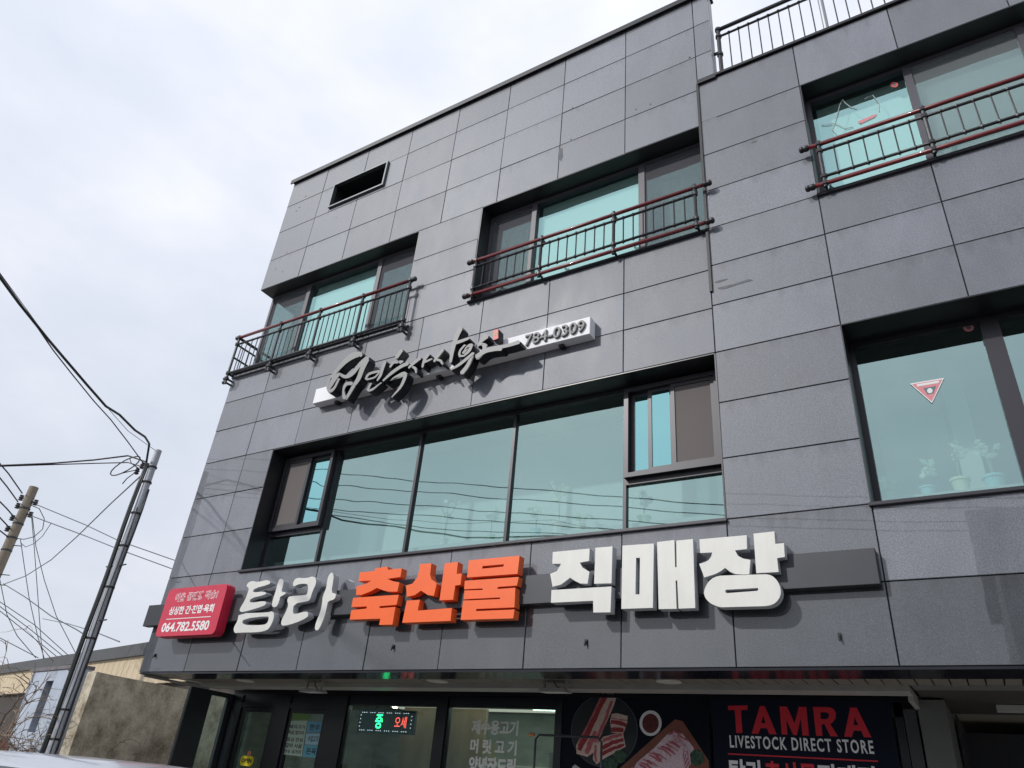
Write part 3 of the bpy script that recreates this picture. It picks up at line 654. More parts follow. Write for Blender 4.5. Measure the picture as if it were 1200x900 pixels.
letter([(k5([(222,165),(638,128),(640,250),(535,262),(560,310),(610,335),(670,345),(660,472),(600,474),(540,470),(490,450),(448,415),(405,447),(360,470),(265,500),(220,380),(265,368),(300,350),(325,318),(335,280),(228,285)]), []),
        (k5([(697,115),(880,95),(888,205),(965,198),(972,320),(905,330),(918,452),(722,462)]), []),
        (k5(cap), [k5([(455,608),(735,592),(742,605),(730,618),(460,638),(448,622)])])], WHITEP, WHITES, 'third large white block letter')

# crimson box sign
YR = -.235
def rrect(x0, x1, z0, z1, r, n=6):
    p = []
    for cx, cz, a0 in ((x1-r, z1-r, 0), (x0+r, z1-r, 90), (x0+r, z0+r, 180), (x1-r, z0+r, 270)):
        for i in range(n+1):
            a = R(a0+90*i/n); p.append((cx+r*math.cos(a), cz+r*math.sin(a)))
    return p
c_ = XZ(crop(170, 670, 10, [(105, 765), (790, 740), (975, 138), (290, 195)]), YR)
rx0, rx1 = (c_[0][0]+c_[3][0])/2, (c_[1][0]+c_[2][0])/2+.02; rz0, rz1 = (c_[0][1]+c_[1][1])/2, (c_[2][1]+c_[3][1])/2
rs = thing('box_sign', 'crimson rounded box sign with white writing and a telephone number, left end of fascia', 'sign', ((rx0+rx1)/2, -.1, rz0))
build('sign_case', MB().prism(rrect(rx0, rx1, rz0, rz1, .075), -.20, YB-.002), REDS, rs)
build('sign_case', MB().prism(rrect(rx0+.006, rx1-.006, rz0+.006, rz1-.006, .07), YR, -.197), REDS, rs)
def tb(ox, oy, k, bl, tr, y):      # bounding box on the plane from two picture corners
    a, b = XZ(crop(ox, oy, k, [bl, tr]), y); return (a[0], b[0], a[1], b[1])
W_ = rx1-rx0; H_ = rz1-rz0
def rel(a, b, c, d): return (rx0+W_*a, rx0+W_*b, rz0+H_*c, rz0+H_*d)
text('어음 공판장 직송!', rel(.165, .87, .715, .875), YR, INK, rs, 'writing', .062, .002, space=1.12)
text('어음 공판장 직송!', rel(.165, .87, .715, .875), YR-.0025, mat('sign_pink', (.72, .10, .14), .5), rs, 'writing', .006, .002, space=1.12)
text('싱싱한 간·천엽·육회', rel(.13, .87, .44, .60), YR, INK, rs, 'writing', .03)
build('rule', MB().box(rx0+W_*.12, rx0+W_*.86, YR-.002, YR, rz0+H_*.345, rz0+H_*.36), INK, rs)
text('064.782.5580', rel(.09, .87, .10, .275), YR, INK, rs, 'writing', .028)

# calligraphy sign: white box and raised black-edged strokes
YC, YW = -.27, -.14
q1, q2 = atY(366, 474, YW), atY(691, 390.6, YW)
cz0 = 6.235; cz1 = 6.475; cx0 = q1.x; cx1 = q2.x
cs = thing('calligraphy_sign', 'slim white box sign with black edged brush lettering and a telephone number', 'sign', ((cx0+cx1)/2, 0, cz0))
build('sign_box', MB().cbox(cx0, cx1, YW, -.004, cz0, cz1, .004), WHITEB, cs)
_n = [0]
def stroke(pts, ox, oy, k=7.5, name='brush_stroke', mb=None):
    """pts: x, y, width in crop pixels"""
    P_ = [Vector((p[0], p[1])) for p in pts]; Wd = [p[2] for p in pts]
    # resample with Catmull-Rom
    Q, WW = [], []
    for i in range(len(P_)-1):
        p0, p1, p2, p3 = P_[max(i-1, 0)], P_[i], P_[i+1], P_[min(i+2, len(P_)-1)]
        for t in (0, .25, .5, .75):
            Q.append(.5*((2*p1)+(-p0+p2)*t+(2*p0-5*p1+4*p2-p3)*t*t+(-p0+3*p1-3*p2+p3)*t**3)); WW.append(Wd[i]*(1-t)+Wd[i+1]*t)
    Q.append(P_[-1]); WW.append(Wd[-1])
    Lf, Rt = [], []
    for i, q in enumerate(Q):
        d = (Q[min(i+1, len(Q)-1)]-Q[max(i-1, 0)]); d = d.normalized() if d.length > 1e-6 else Vector((1, 0)); nn = Vector((-d.y, d.x))
        Lf.append(q+nn*WW[i]/2); Rt.append(q-nn*WW[i]/2)
    e0 = Q[0]-(Q[1]-Q[0]).normalized()*WW[0]*.35; e1 = Q[-1]+(Q[-1]-Q[-2]).normalized()*WW[-1]*.35
    poly = [e0]+Lf+[e1]+Rt[::-1]
    _n[0] += 1; yo = YC - .0011*(_n[0] % 7)
    xz = XZ(crop(ox, oy, k, [(p.x, p.y) for p in poly]), YC)
    (mb or MB()).prism(xz, yo, YW-.012) if mb is not None else None
    return xz
def syll(strokes, ox, oy, k=7.5):
    mb = MB(); fb = MB()
    for s_ in strokes:
        s_ = [(a, b, c_w*.92) for a, b, c_w in s_]
        stroke(s_, ox, oy, k, mb=mb)
        xz = stroke([(a, b, max(c_w-7*k/7.5, 5)) for a, b, c_w in s_], ox, oy, k)
        y_ = YC-.012-.0009*(_n[0] % 7); fb.prism(xz, y_, y_+.0008)
    o = build('brush_letter', mb, BLKF, cs); build('letter_face', fb, GREYF, o)
    return o
syll([[(215,545,34),(320,425,48),(400,360,66),(465,342,58),(478,360,30)], [(190,655,30),(212,610,50),(255,545,50),(292,512,30)], [(205,560,24),(185,620,26),(205,665,44),(245,640,30),(285,560,26)],
      [(285,512,26),(340,540,40),(400,515,40),(470,430,44),(535,375,52)], [(530,385,56),(490,470,52),(460,550,48),(425,605,40)], [(400,600,40),(350,605,40),(325,660,26),(335,730,44)], [(345,735,30),(390,660,36),(420,605,40)]], 360, 370)
syll([[(520,560,26),(550,515,30),(640,490,28)], [(530,565,24),(600,545,22),(640,500,20)], [(692,408,34),(668,470,38),(650,530,32),(622,575,20)], [(565,598,24),(540,655,32),(580,650,28),(655,590,14)]], 360, 370)
syll([[(835,308,40),(790,372,40)], [(735,455,26),(765,418,28),(800,418,22)], [(820,412,40),(845,405,20)], [(672,575,22),(750,505,36),(830,450,38),(888,425,40)], [(712,605,20),(770,555,32),(860,512,44),(860,560,38),(820,640,30),(748,720,14)]], 360, 370)
syll([[(248,378,36),(195,420,34),(150,462,26)], [(178,450,26),(205,470,30),(212,505,22)]], 460, 370)
syll([[(322,345,32),(285,395,32),(268,455,26)], [(290,412,28),(350,385,22)], [(446,302,36),(400,360,34),(370,405,26)], [(395,390,28),(425,400,28),(445,430,20)]], 460, 370)
syll([[(605,115,48),(565,195,50),(535,300,44),(515,412,32)], [(560,245,38),(620,225,36),(672,205,30)]], 460, 370)
syll([[(640,262,24),(600,310,26),(595,355,30),(640,355,22)], [(620,330,22),(670,270,26),(700,262,30),(680,310,34),(640,350,26)], [(520,478,22),(600,430,34),(715,335,34)], [(705,350,34),(665,440,40),(612,508,44)]], 460, 370)
syll([[(835,185,48),(790,220,44),(755,270,26)], [(770,262,26),(800,250,20),(825,270,28),(800,310,36)], [(745,365,48),(820,318,46),(905,300,44),(960,297,44)]], 460, 370)
syll([[(30,430,26),(60,445,40),(60,500,44),(0,560,50)], [(75,350,50),(40,400,40),(10,440,30)], [(0,555,46),(80,490,52),(200,462,44),(300,442,40),(390,412,48)]], 560, 350, 8)
st = XZ(crop(560, 350, 8, [(145,300),(192,285),(192,372),(145,392)]), YC)
sb = build('seal_block', MB().prism(st, YC-.003, YW-.012), mat('seal_red', (.62, .10, .10), .5), cs, label='small red seal mark on a black block'); split_side(sb, BLKF)
xs_ = [p[0] for p in st]; zs_ = [p[1] for p in st]
text('상호', (min(xs_)+.02, max(xs_)-.02, min(zs_)+.06, max(zs_)-.03), YC-.004, mat('seal_cream', (.75, .6, .35), .6), cs, 'writing', .02)
ph = XZ(crop(560, 350, 8, [(455, 415), (1000, 290)]), YW)
text('784-0309', (ph[0][0]-.005, ph[1][0]+.01, cz0+.045, cz1-.045), YW, mat('digit_dark', (.05, .05, .055), .5), cs, 'digits', .02, .025)
text('784-0309', (ph[0][0]-.005, ph[1][0]+.01, cz0+.045, cz1-.045), YW-.0255, mat('digit_face', (.16, .16, .17), .5), cs, 'digits', -.014, .003)
for x in (cx0+.4, (cx0+cx1)/2, cx1-.4): build('bracket', MB().box(x-.03, x+.03, -.08, -.0, cz0-.035, cz0-.002).tube([(x, -.04, cz0-.05), (x, -.04, cz0-.03)], .012, 6), BLACKM, cs)

# hangers for floodlights under the canopy
def flood(px, py, label):
    p = atY(px, py+5, .62); g = thing('floodlight', label, 'floodlight', (p.x, .62, 2.6), 'floodlights under the shop canopy')
    z = p.z
    build('lamp_head', MB().add([(p.x-.15, .52, z-.012), (p.x+.15, .52, z-.012), (p.x+.15, .72, z+.0), (p.x-.15, .72, z+.0), (p.x-.12, .54, z+.028), (p.x+.12, .54, z+.028), (p.x+.12, .70, z+.035), (p.x-.12, .70, z+.035)],
          [(0, 1, 2, 3), (4, 5, 6, 7), (0, 1, 5, 4), (1, 2, 6, 5), (2, 3, 7, 6), (3, 0, 4, 7)]), mat('floodlight_grey', (.62, .62, .59), .5), g)
    build('bracket', MB().box(p.x-.13, p.x-.115, .61, .635, z, 2.65).box(p.x+.115, p.x+.13, .61, .635, z, 2.65), MT, g)
    build('cable', MB().tube([(p.x-.02, .63, 2.64), (p.x+.03, .61, (z+2.64)/2), (p.x+.08, .63, z+.03)], .006, 5), BLACKM, g)
flood(367, 806, 'grey floodlight hanging below the canopy above the shop doors')
flood(650, 806, 'grey floodlight below the canopy beside the meat poster')
for px, py in ((288, 798), (508, 797), (780, 797)):
    p = atZ(px, py, 2.64); o = build('downlight', MB().lathe((p.x, .62, 2.632), [(.10, 0), (.12, .004), (.12, .014)], 18), mat('downlight_white', (.5, .48, .42), .5), loc=(p.x, .62, 2.63))
    tag(o, {288: 'round canopy downlight nearest the left corner', 508: 'round canopy downlight above the LED sign', 780: 'round canopy downlight above the meat poster'}[px], 'downlight', 'round downlights in the canopy')
# LED sign behind the shop window
YL = YS+.09
a = atY(370+390/7.5, 790+310/7.5, YL); b = atY(370+855/7.5, 790+530/7.5, YL)
led = thing('led_sign', 'dark LED sign with green and red Korean letters hanging in the window', 'LED sign', ((a.x+b.x)/2, YL, b.z))
lx0, lx1, lz0, lz1 = a.x, atY(488, 832, YL).x, atY(420, 858.5, YL).z, a.z
build('led_panel', MB().cbox(lx0, lx1, YL, YL+.04, lz0, lz1, .004), mat('led_panel', (.02, .045, .06), .4), led)
E_G = mat('led_green', (.0, .3, .1), .5, emit=(.03, 1.0, .28), estr=2.6); E_R = mat('led_red', (.3, .02, .02), .5, emit=(1.0, .10, .07), estr=1.6); E_W = mat('led_white', (.3, .3, .3), .5, emit=(.8, .9, 1.0), estr=1.4)
LW = lx1-lx0; LH = lz1-lz0
text('중', (lx0+LW*.32, lx0+LW*.44, lz0+LH*.22, lz0+LH*.80), YL-.001, E_G, led, 'lit_letter', .018)
text('오세', (lx0+LW*.66, lx0+LW*.86, lz0+LH*.26, lz0+LH*.74), YL-.001, E_R, led, 'lit_letter', .0)
dots = MB()
for i in range(24):
    if i % 4 == 3: continue
    for z in (lz0+LH*.12, lz1-LH*.12): dots.box(lx0+LW*(.06+.037*i)-.004, lx0+LW*(.06+.037*i)+.004, YL-.003, YL-.001, z-.004, z+.004)
for i in range(1, 5):
    for x in (lx0+LW*.04, lx1-LW*.06): dots.box(x-.004, x+.004, YL-.003, YL-.001, lz0+LH*(.12+.16*i)-.004, lz0+LH*(.12+.16*i)+.004)
build('led_dots', dots, E_W, led)
build('hanger', MB().tube([(lx0+LW*.25, YL+.02, lz1), ((lx0+lx1)/2, YL+.02, lz1+.16), (lx0+LW*.7, YL+.02, lz1)], .006, 5), BLACKM, led)
# window lettering on the second shop window
wl = thing('window_lettering', 'white Korean vinyl lettering on the green tinted shop window', 'window lettering', (-5, YS, 1.9))
VIN = mat('vinyl_white', (.88, .90, .88), .6)
yv = YS+.018
text('제수용고기', tb(500, 780, 7.06, (372, 560), (758, 462), yv), yv, VIN, wl, 'writing', .04)
text('머 릿 고 기', tb(500, 780, 7.06, (358, 718), (745, 625), yv), yv, VIN, wl, 'writing', .04)
bb = tb(500, 780, 7.06, (345, 890), (735, 775), yv); text('양념장드림', bb, yv, VIN, wl, 'writing', .04)
# door posters
yv = YS+.018
def quad(px, y, t=.002): return MB().prism(XZ(px, y), y-t, y)
c6 = lambda p: crop(220, 780, 6.667, p)
ps = thing('menu_poster', 'pale green price sheet with rows of black writing on the second door', 'poster', (-8.2, yv, 2.0))
build('sheet', quad(c6([(785,430),(935,430),(890,710),(725,690)]), yv), mat('sheet_green', (.48, .62, .52), .6), ps)
for (r0, r1), s_ in zip(((460,500),(505,545),(560,600),(605,650),(655,695)), ('돼지고기', '목살 앞다리', '등심 안심', '갈비 사골', '한우 국거리')):
    f_ = (r0-430)/270
    a_, b_ = XZ(c6([(785-60*f_+14, r1-4), (930-45*f_-6, r0)]), yv-.002); text(s_, (a_[0], b_[0], a_[1]+.01, b_[1]-.01), yv-.002, mat('ink_black', (.03, .04, .04), .7), ps, 'writing', .02, .001)
for (cn, s_, col_, lb) in ((((940,435),(1065,440),(1050,520),(925,525)), '한우', (.16, .42, .58), 'top'), (((925,530),(1050,530),(1035,620),(915,615)), '수입고기', (.40, .62, .72), 'middle'), (((912,618),(1035,625),(1018,722),(895,712)), '돈육', (.14, .45, .56), 'bottom')):
    pp = thing('blue_poster', '%s of the three light blue price cards on the second shop door' % lb, 'poster', (-8.0, yv, 2.0), 'blue price cards on the door')
    build('sheet', quad(c6(cn), yv), mat('sheet_blue_'+lb, col_, .6), pp)
    xz = XZ(c6(cn), yv); xa = min(p[0] for p in xz); xb = max(p[0] for p in xz); za = min(p[1] for p in xz); zb = max(p[1] for p in xz)
    text(s_, (xa+(xb-xa)*.2, xb-(xb-xa)*.2, za+(zb-za)*.25, zb-(zb-za)*.25), yv-.002, MATS['ink_black'], pp, 'writing', .02, .001)
gb = build('door_notice', quad(c6([(800,370),(955,380),(945,428),(785,425)]), yv), mat('notice_green', (.16, .30, .10), .6), loc=(0, 0, 0)); tag(gb, 'plain green strip above the price sheet on the second door', 'notice')
# OPEN tag
yv = YS-.004
op = thing('open_tag', 'yellow OPEN tag hanging on the left glass door', 'door tag', (-9.2, yv, 1.7))
oc = XZ(c6([(412, 742), (512, 742), (462, 705), (462, 785)]), yv); ocx = (oc[0][0]+oc[1][0])/2; ocz = (oc[2][1]+oc[3][1])/2; hw = (oc[1][0]-oc[0][0])/2; hh = (oc[2][1]-oc[3][1])/2
build('tag_plate', MB().prism(rrect(ocx-hw, ocx+hw, ocz-hh, ocz+hh, hh*.8), yv-.004, yv), mat('tag_yellow', (.72, .60, .02), .5), op)
text('OPEN', (ocx-hw*.78, ocx+hw*.78, ocz-hh*.32, ocz+hh*.45), yv-.004, mat('ink_olive', (.02, .02, .005), .6), op, 'writing', .05, .001)
build('hook', MB().lathe((ocx+.02, yv, ocz+hh+.03), [(.035, -.006), (.035, 0)], 12, 'y'), mat('tag_orange', (.6, .22, .12), .5), op)

# meat poster
yp = YS-.01
c2m = lambda p: crop(640, 790, 6, p)
mp_ = thing('meat_poster', 'navy poster with printed pork cuts, sauce bowl and chopping board', 'poster', (-3.3, yp, 1.5))
build('poster_board', MB().box(-4.17, -2.50, yp, yp+.03, .5, 2.72), mat('poster_navy', (.005, .008, .018), .75, spec=.2, var=.4, vscale=1.5), mp_)
def flat(px, col_, nm, dy, name='printed_shape', rough=.5, **kw):
    y_ = yp-dy
    return build(name, MB().prism(XZ(c2m(px), yp), y_-.0008, y_), mat(nm, col_, rough, **kw), mp_)
def circ(cx, cy, rx, ry, n=28): return [(cx+rx*math.cos(2*math.pi*i/n), cy+ry*math.sin(2*math.pi*i/n)) for i in range(n)]
def meatmat(name, sc_, ang, a=(.82, .56, .50), b_=(.46, .05, .06), thr=.5, wave=True):
    m = bpy.data.materials.new(name); m.use_nodes = True; t = m.node_tree; bs = t.nodes['Principled BSDF']; bs.inputs['Roughness'].default_value = .5; L = t.links.new
    g_ = t.nodes.new('ShaderNodeNewGeometry'); mpn = t.nodes.new('ShaderNodeMapping'); mpn.inputs['Rotation'].default_value = (0, R(ang), 0)
    wv = t.nodes.new('ShaderNodeTexWave'); wv.bands_direction = 'X'; wv.inputs['Scale'].default_value = sc_; wv.inputs['Distortion'].default_value = 9; wv.inputs['Detail'].default_value = 5; wv.inputs['Detail Scale'].default_value = 1.6; wv.inputs['Detail Roughness'].default_value = .65
    rp = t.nodes.new('ShaderNodeValToRGB'); rp.color_ramp.elements[0].position = thr-.42; rp.color_ramp.elements[1].position = thr+.42
    rp.color_ramp.elements[0].color = (*b_, 1); rp.color_ramp.elements[1].color = (*a, 1)
    L(g_.outputs['Position'], mpn.inputs['Vector']); L(mpn.outputs[0], wv.inputs['Vector']); L(wv.outputs['Fac'], rp.inputs['Fac']); L(rp.outputs['Color'], bs.inputs['Base Color'])
    return m
ring = build('printed_plate', MB().prism(XZ(c2m(circ(410, 400, 235, 255, 40)), yp), yp-.0018, yp-.001, [XZ(c2m(circ(410, 400, 228, 248, 40)), yp)]), mat('plate_rim', (.06, .07, .085), .5), mp_)
build('printed_plate', MB().prism(XZ(c2m(circ(410, 400, 226, 246, 40)), yp), yp-.0016, yp-.001), mat('plate_dark', (.008, .014, .020), .5), mp_)
def printed(px, m, dy, name='printed_meat'): return build(name, MB().prism(XZ(c2m(px), yp), yp-dy-.0008, yp-dy), m, mp_)
CRM = mat('print_fat', (.80, .60, .53), .7, var=.25, vscale=30); RED1 = mat('print_lean', (.42, .05, .06), .7, var=.4, vscale=26); RED2 = mat('print_lean_pale', (.62, .17, .19), .7, var=.35, vscale=30); SHD = mat('print_lean_dark', (.20, .02, .03), .7, var=.4, vscale=26)
def band(path_, m, dy, seed, wob=3.0):
    # a wavy strip: path_ is (x, y, width) in the poster's picture corner
    rq = random.Random(seed); L_, R_ = [], []
    for i in range(len(path_)-1):
        x0_, y0_, w0_ = path_[i]; x1_, y1_, w1_ = path_[i+1]; ln = math.hypot(x1_-x0_, y1_-y0_); nx, ny = -(y1_-y0_)/ln, (x1_-x0_)/ln
        for t_ in (0, .2, .4, .6, .8) + ((1.0,) if i == len(path_)-2 else ()):
            w_ = (w0_*(1-t_)+w1_*t_)/2; a_, c__ = rq.uniform(-wob, wob), rq.uniform(-wob, wob)
            L_.append((x0_+(x1_-x0_)*t_+nx*(w_+a_), y0_+(y1_-y0_)*t_+ny*(w_+a_))); R_.append((x0_+(x1_-x0_)*t_-nx*(w_+c__), y0_+(y1_-y0_)*t_-ny*(w_+c__)))
    printed(L_+R_[::-1], m, dy)
printed([(395,135),(470,132),(495,160),(480,215),(400,400),(330,555),(290,582),(215,560),(212,500),(310,320)], CRM, .003)
band([(425,138,34),(335,330,38),(232,535,34)], RED1, .0040, 1); band([(398,145,12),(312,320,10),(222,505,14)], RED2, .0042, 2)
band([(462,190,20),(400,370,26),(345,480,22)], RED2, .0044, 3); band([(350,400,26),(310,490,40),(285,560,26)], RED2, .0046, 4); band([(410,210,6),(330,390,8),(262,540,6)], CRM, .0048, 5, 1.5)
printed([(462,280),(500,275),(575,295),(570,350),(545,415),(460,412),(450,330)], CRM, .003)
band([(456,335,26),(520,345,30),(566,360,24)], RED1, .0040, 6); band([(458,390,34),(505,392,36),(546,395,26)], RED1, .0042, 7); band([(462,312,8),(572,325,6)], RED2, .0044, 8)
printed([(405,440),(540,405),(560,510),(400,600),(355,635),(330,600),(335,520)], CRM, .0036)
band([(400,470,26),(470,440,24),(535,425,22)], RED2, .0046, 9); band([(395,520,30),(470,480,28),(545,460,22)], RED1, .0047, 10); band([(385,565,26),(470,525,26),(552,495,18)], RED1, .0048, 11); band([(350,500,16),(345,570,18),(352,620,14)], RED2, .0049, 12)
printed([(520,660),(905,318),(960,330),(1145,610),(1150,760),(560,760)], mat('board_terracotta', (.27, .095, .065), .6, var=.3, vscale=6), .002, 'printed_board')
PNK = mat('print_pink_fat', (.84, .66, .72), .7, var=.3, vscale=34); PNR = mat('print_pink_lean', (.58, .15, .22), .7, var=.4, vscale=30)
printed([(600,690),(640,620),(760,520),(850,425),(900,395),(960,420),(1040,520),(1020,600),(990,700),(900,760),(620,760)], PNK, .0035)
rq_ = random.Random(9)
for i in range(17):
    f_ = i/16; cx_, cy_ = 640+330*f_+rq_.uniform(-14, 14), 690-235*f_+rq_.uniform(-14, 14); l_ = rq_.uniform(40, 80)
    band([(cx_-l_*.8, cy_-l_*.05-20, rq_.uniform(5, 14)), (cx_, cy_+rq_.uniform(-12, 12), rq_.uniform(10, 22)), (cx_+l_*.7, cy_+l_*.5, rq_.uniform(4, 12))], PNR if i % 3 else RED2, .0050+.0002*i, 40+i, 3)
for i in range(8):
    a_ = .25+i*.1; band([(880+i*7, 420+i*9, 7), (940+i*9, 455+i*12, 10), (975+i*6, 530+i*14, 8), (965+i*3, 590+i*12, 5)], PNK if i % 2 else PNR, .0090+.0002*i, 70+i, 1.5)
band([(862,428,10),(905,402,16),(950,425,12)], PNR, .0110, 90, 2)
printed(circ(735, 345, 78, 90), mat('bowl_white', (.85, .85, .88), .5), .003, 'printed_bowl'); printed(circ(735, 347, 58, 68), mat('sauce', (.20, .03, .03), .5, var=.7, vscale=40), .004, 'printed_sauce')
herb = mat('herb', (.08, .17, .11), .7, var=.85, vscale=45, vcol=(.006, .015, .012))
for cx_, cy_, r_ in ((520, 580, 45), (455, 635, 48), (1060, 590, 55)):
    rn = random.Random(cx_); printed([(cx_+r_*(.85+.3*rn.random())*math.cos(i*math.pi/12), cy_+r_*(.85+.3*rn.random())*math.sin(i*math.pi/12)) for i in range(24)], herb, .0055, 'printed_herb')
printed([(185,650),(205,635),(240,660),(265,700),(190,720)], mat('garlic', (.5, .48, .46), .6), .003, 'printed_garlic')
# TAMRA banner
tb_ = thing('shop_banner', 'navy shop banner reading TAMRA LIVESTOCK DIRECT STORE', 'banner', (-1.6, yp, 1.5))
build('banner_board', MB().box(-2.47, -.82, yp, yp+.03, .5, 2.72), mat('banner_navy', (.008, .012, .028), .75, spec=.2, var=.2, vscale=1.2), tb_)
BR_ = mat('banner_red', (.72, .028, .05), .5); BW_ = mat('banner_white', (.92, .93, .95), .5)
TK = lambda p: XZ(crop(820, 790, 5.217, p), yp)
for o_, h_ in (([(172,193),(293,191),(292,218),(252,220),(261,360),(223,360),(215,220),(175,220)], []),
               ([(368,195),(398,195),(470,368),(425,367),(412,332),(372,330),(358,365),(318,363)], [[(388,252),(404,300),(376,299)]]),
               ([(488,197),(533,198),(580,300),(606,200),(652,201),(668,376),(628,375),(618,268),(594,373),(572,372),(528,275),(537,371),(502,369)], []),
               ([(692,200),(790,202),(818,212),(832,235),(830,270),(812,296),(797,304),(846,381),(800,380),(762,306),(745,306),(750,378),(712,377)], [[(737,232),(778,234),(792,247),(788,266),(774,275),(740,274)]]),
               ([(920,204),(960,205),(1050,387),(1003,385),(988,347),(942,345),(930,384),(884,382)], [[(946,262),(970,312),(940,311)]])):
    build('writing', MB().prism(TK(o_), yp-.002, yp, [TK(h) for h in h_]), BR_, tb_)
a_, b_ = XZ(crop(820, 790, 5.217, [(187, 447), (1060, 440)]), yp); zt_ = a_[1]
text('LIVESTOCK DIRECT STORE', (a_[0], b_[0], zt_-.0, zt_+.105), yp, BW_, tb_, 'writing', .022, space=1.22)
build('rule', MB().box(atY(853, 880, yp).x, atY(1028, 886, yp).x, yp-.002, yp, zt_-.065, zt_-.053), BR_, tb_)
L3 = [atY(x_, 895, yp).x for x_ in (855, 896, 958, 1027)]; zt3 = atY(855, 890, yp).z
text('탐라', (L3[0], L3[1]-.02, zt3-.22, zt3), yp, BW_, tb_, 'writing', .03); text('축산물', (L3[1], L3[2]-.02, zt3-.22, zt3), yp, BR_, tb_, 'writing', .03); text('직매장', (L3[2], L3[3], zt3-.22, zt3), yp, BW_, tb_, 'writing', .03)
# thin metal stand in front of the window
ms = thing('metal_stand', 'thin grey metal frame stand before the meat poster', 'stand', (-4, .9, .12))
ya = .9; m0, m1 = atY(628, 861, ya), atY(705, 864, ya)
build('stand_bar', MB().tube([(m0.x, ya, .12), (m0.x, ya, m0.z-.04), (m0.x+.04, ya, m0.z), (m1.x-.04, ya, m0.z), (m1.x, ya, m0.z-.04), (m1.x, ya, .12)], .012, 8), RAILG, ms)
build('stand_foot', MB().box(m0.x-.02, m1.x+.02, ya-.25, ya-.2, .12, .15).box(m0.x-.02, m0.x+.02, ya-.25, ya+.25, .12, .14).box(m1.x-.02, m1.x+.02, ya-.25, ya+.25, .12, .14), RAILG, ms)
build('stand_knob', MB().lathe((m0.x-.05, ya, m0.z), [(.015, -.03), (.02, 0), (.015, .03)], 8, 'x'), mat('knob_orange', (.55, .20, .08), .5), ms)

# stickers
def sticker(polyf, y, parts, label):
    t_ = thing('window_sticker', label, 'sticker', (polyf[0][0], y, polyf[0][1]))
    for px, m, dy in parts: build('sticker_layer', MB().prism(XZ(px, y), y-dy-.001, y-dy), m, t_)
PK = mat('sticker_pink', (.62, .22, .25), .5); WH = mat('sticker_white', (.7, .72, .72), .5); DKG = mat('sticker_dark', (.10, .16, .17), .5)
tri = [(1066, 449.5), (1106.5, 442.8), (1092.3, 472.5)]
tri2 = [(1068.8, 450.5), (1104.2, 444.6), (1091.8, 470.5)]
sticker(XZ(tri, .39), .39, [(tri, WH, 0), (tri2, PK, .001), ([(1074, 450.6), (1101, 446), (1100, 448.8), (1075, 453.2)], WH, .002), ([(1082, 455), (1097, 452.5), (1094, 461), (1087, 462.5)], DKG, .002), (circ(1089.7, 458, 3.2, 3), WH, .003)], 'pink triangular security sticker on the right second floor window')
sticker(XZ([(1135, 384)], .39), .39, [(circ(1135, 384, 6.4, 4.8, 16), PK, 0), (circ(1135, 384, 3, 2.2, 12), DKG, .001)], 'small round pink sticker in the top corner of the second floor window')
sticker(XZ([(1048, 99)], .28), .28, [(circ(1048, 99.3, 4.6, 3.2, 16), mat('sticker_red', (.55, .10, .09), .5), 0), (circ(1048, 99.3, 2, 1.4, 12), DKG, .001)], 'small round red sticker on the upper right window')
sticker(XZ([(1005, 143)], .28), .28, [([(1005, 142.5), (1024, 134.5), (1028, 133), (1025, 137), (1008, 145)], PK, 0)], 'torn pink sticker behind the upper right window guard')

vn = thing('window_decal', 'grey curling vine decal on the left pane of the upper right window', 'window decal', tuple(atY(1000, 130, .275)))
for pl_ in ([(488,440),(515,438),(535,433),(546,395),(552,370),(562,350)], [(535,433),(525,455),(540,470)], [(562,350),(572,362),(590,376),(612,380)], [(638,348),(668,334),(690,362),(690,390)], [(535,433),(575,452),(600,446)]):
    pp_ = [atY(800+a_/3, b_/3, .278) for a_, b_ in pl_]; build('vine', MB().tube(pp_, .004, 5), mat('vine_grey', (.50, .56, .56), .7), vn)
# plants on the sills behind the glass
def pot_plant(x, y, z, r, h, potc, ph_, label, leafc=(.62, .74, .60), seed=1, leaf=.065):
    rn = random.Random(seed); t_ = thing('potted_plant', label, 'potted plant', (x, y, z))
    build('pot', MB().lathe((x, y, z), [(r*.72, 0), (r*.95, h*.8), (r*1.08, h*.82), (r*1.08, h), (r*.95, h)], 18), mat('pot_'+potc[0], potc[1], .6), t_)
    st_ = MB(); lv = MB()
    for i in range(3 if ph_ > .15 else 5):
        a = rn.uniform(0, 6.28); tip = Vector((x+math.cos(a)*ph_*.25, y+math.sin(a)*ph_*.15, z+h+ph_*rn.uniform(.7, 1)))
        mid = Vector((x+math.cos(a)*ph_*.05, y, z+h+ph_*.5)); st_.tube([(x, y, z+h*.9), mid, tip], .004, 5)
        for j in range(5):
            p = mid.lerp(tip, j/4); b = rn.uniform(0, 6.28); d = Vector((math.cos(b), math.sin(b)*.5, rn.uniform(-.2, .7))).normalized()*leaf*rn.uniform(.8, 1.8); s_ = d.cross(Vector((0, 1, .3))).normalized()*leaf*.4
            lv.add([p, p+d*.5+s_, p+d, p+d*.5-s_+Vector((0, .01, 0))], [(0, 1, 2), (0, 2, 3)])
    build('stem', st_, mat('plant_stem', (.25, .27, .2), .8), t_); build('foliage', lv, mat('leaf_pale_%d' % seed, leafc, .6), t_)
POT = {'white': ('white', (.75, .75, .70)), 'cream': ('cream', (.80, .78, .55)), 'blue': ('blue', (.30, .68, .74)), 'green': ('green', (.42, .72, .45))}
def on_sill(px, y, pz=None):
    # place at the picture column on the sill behind the glass
    for py in range(380, 720):
        q = atY(px, py, y)
        if q.z < 4.22: return q
yy = .55; zz = 4.16
shelf = MB().box(-8.2, -1.82, .46, .72, 4.10, 4.155).box(-.5, 2.5, .52, .80, 4.10, 4.155)
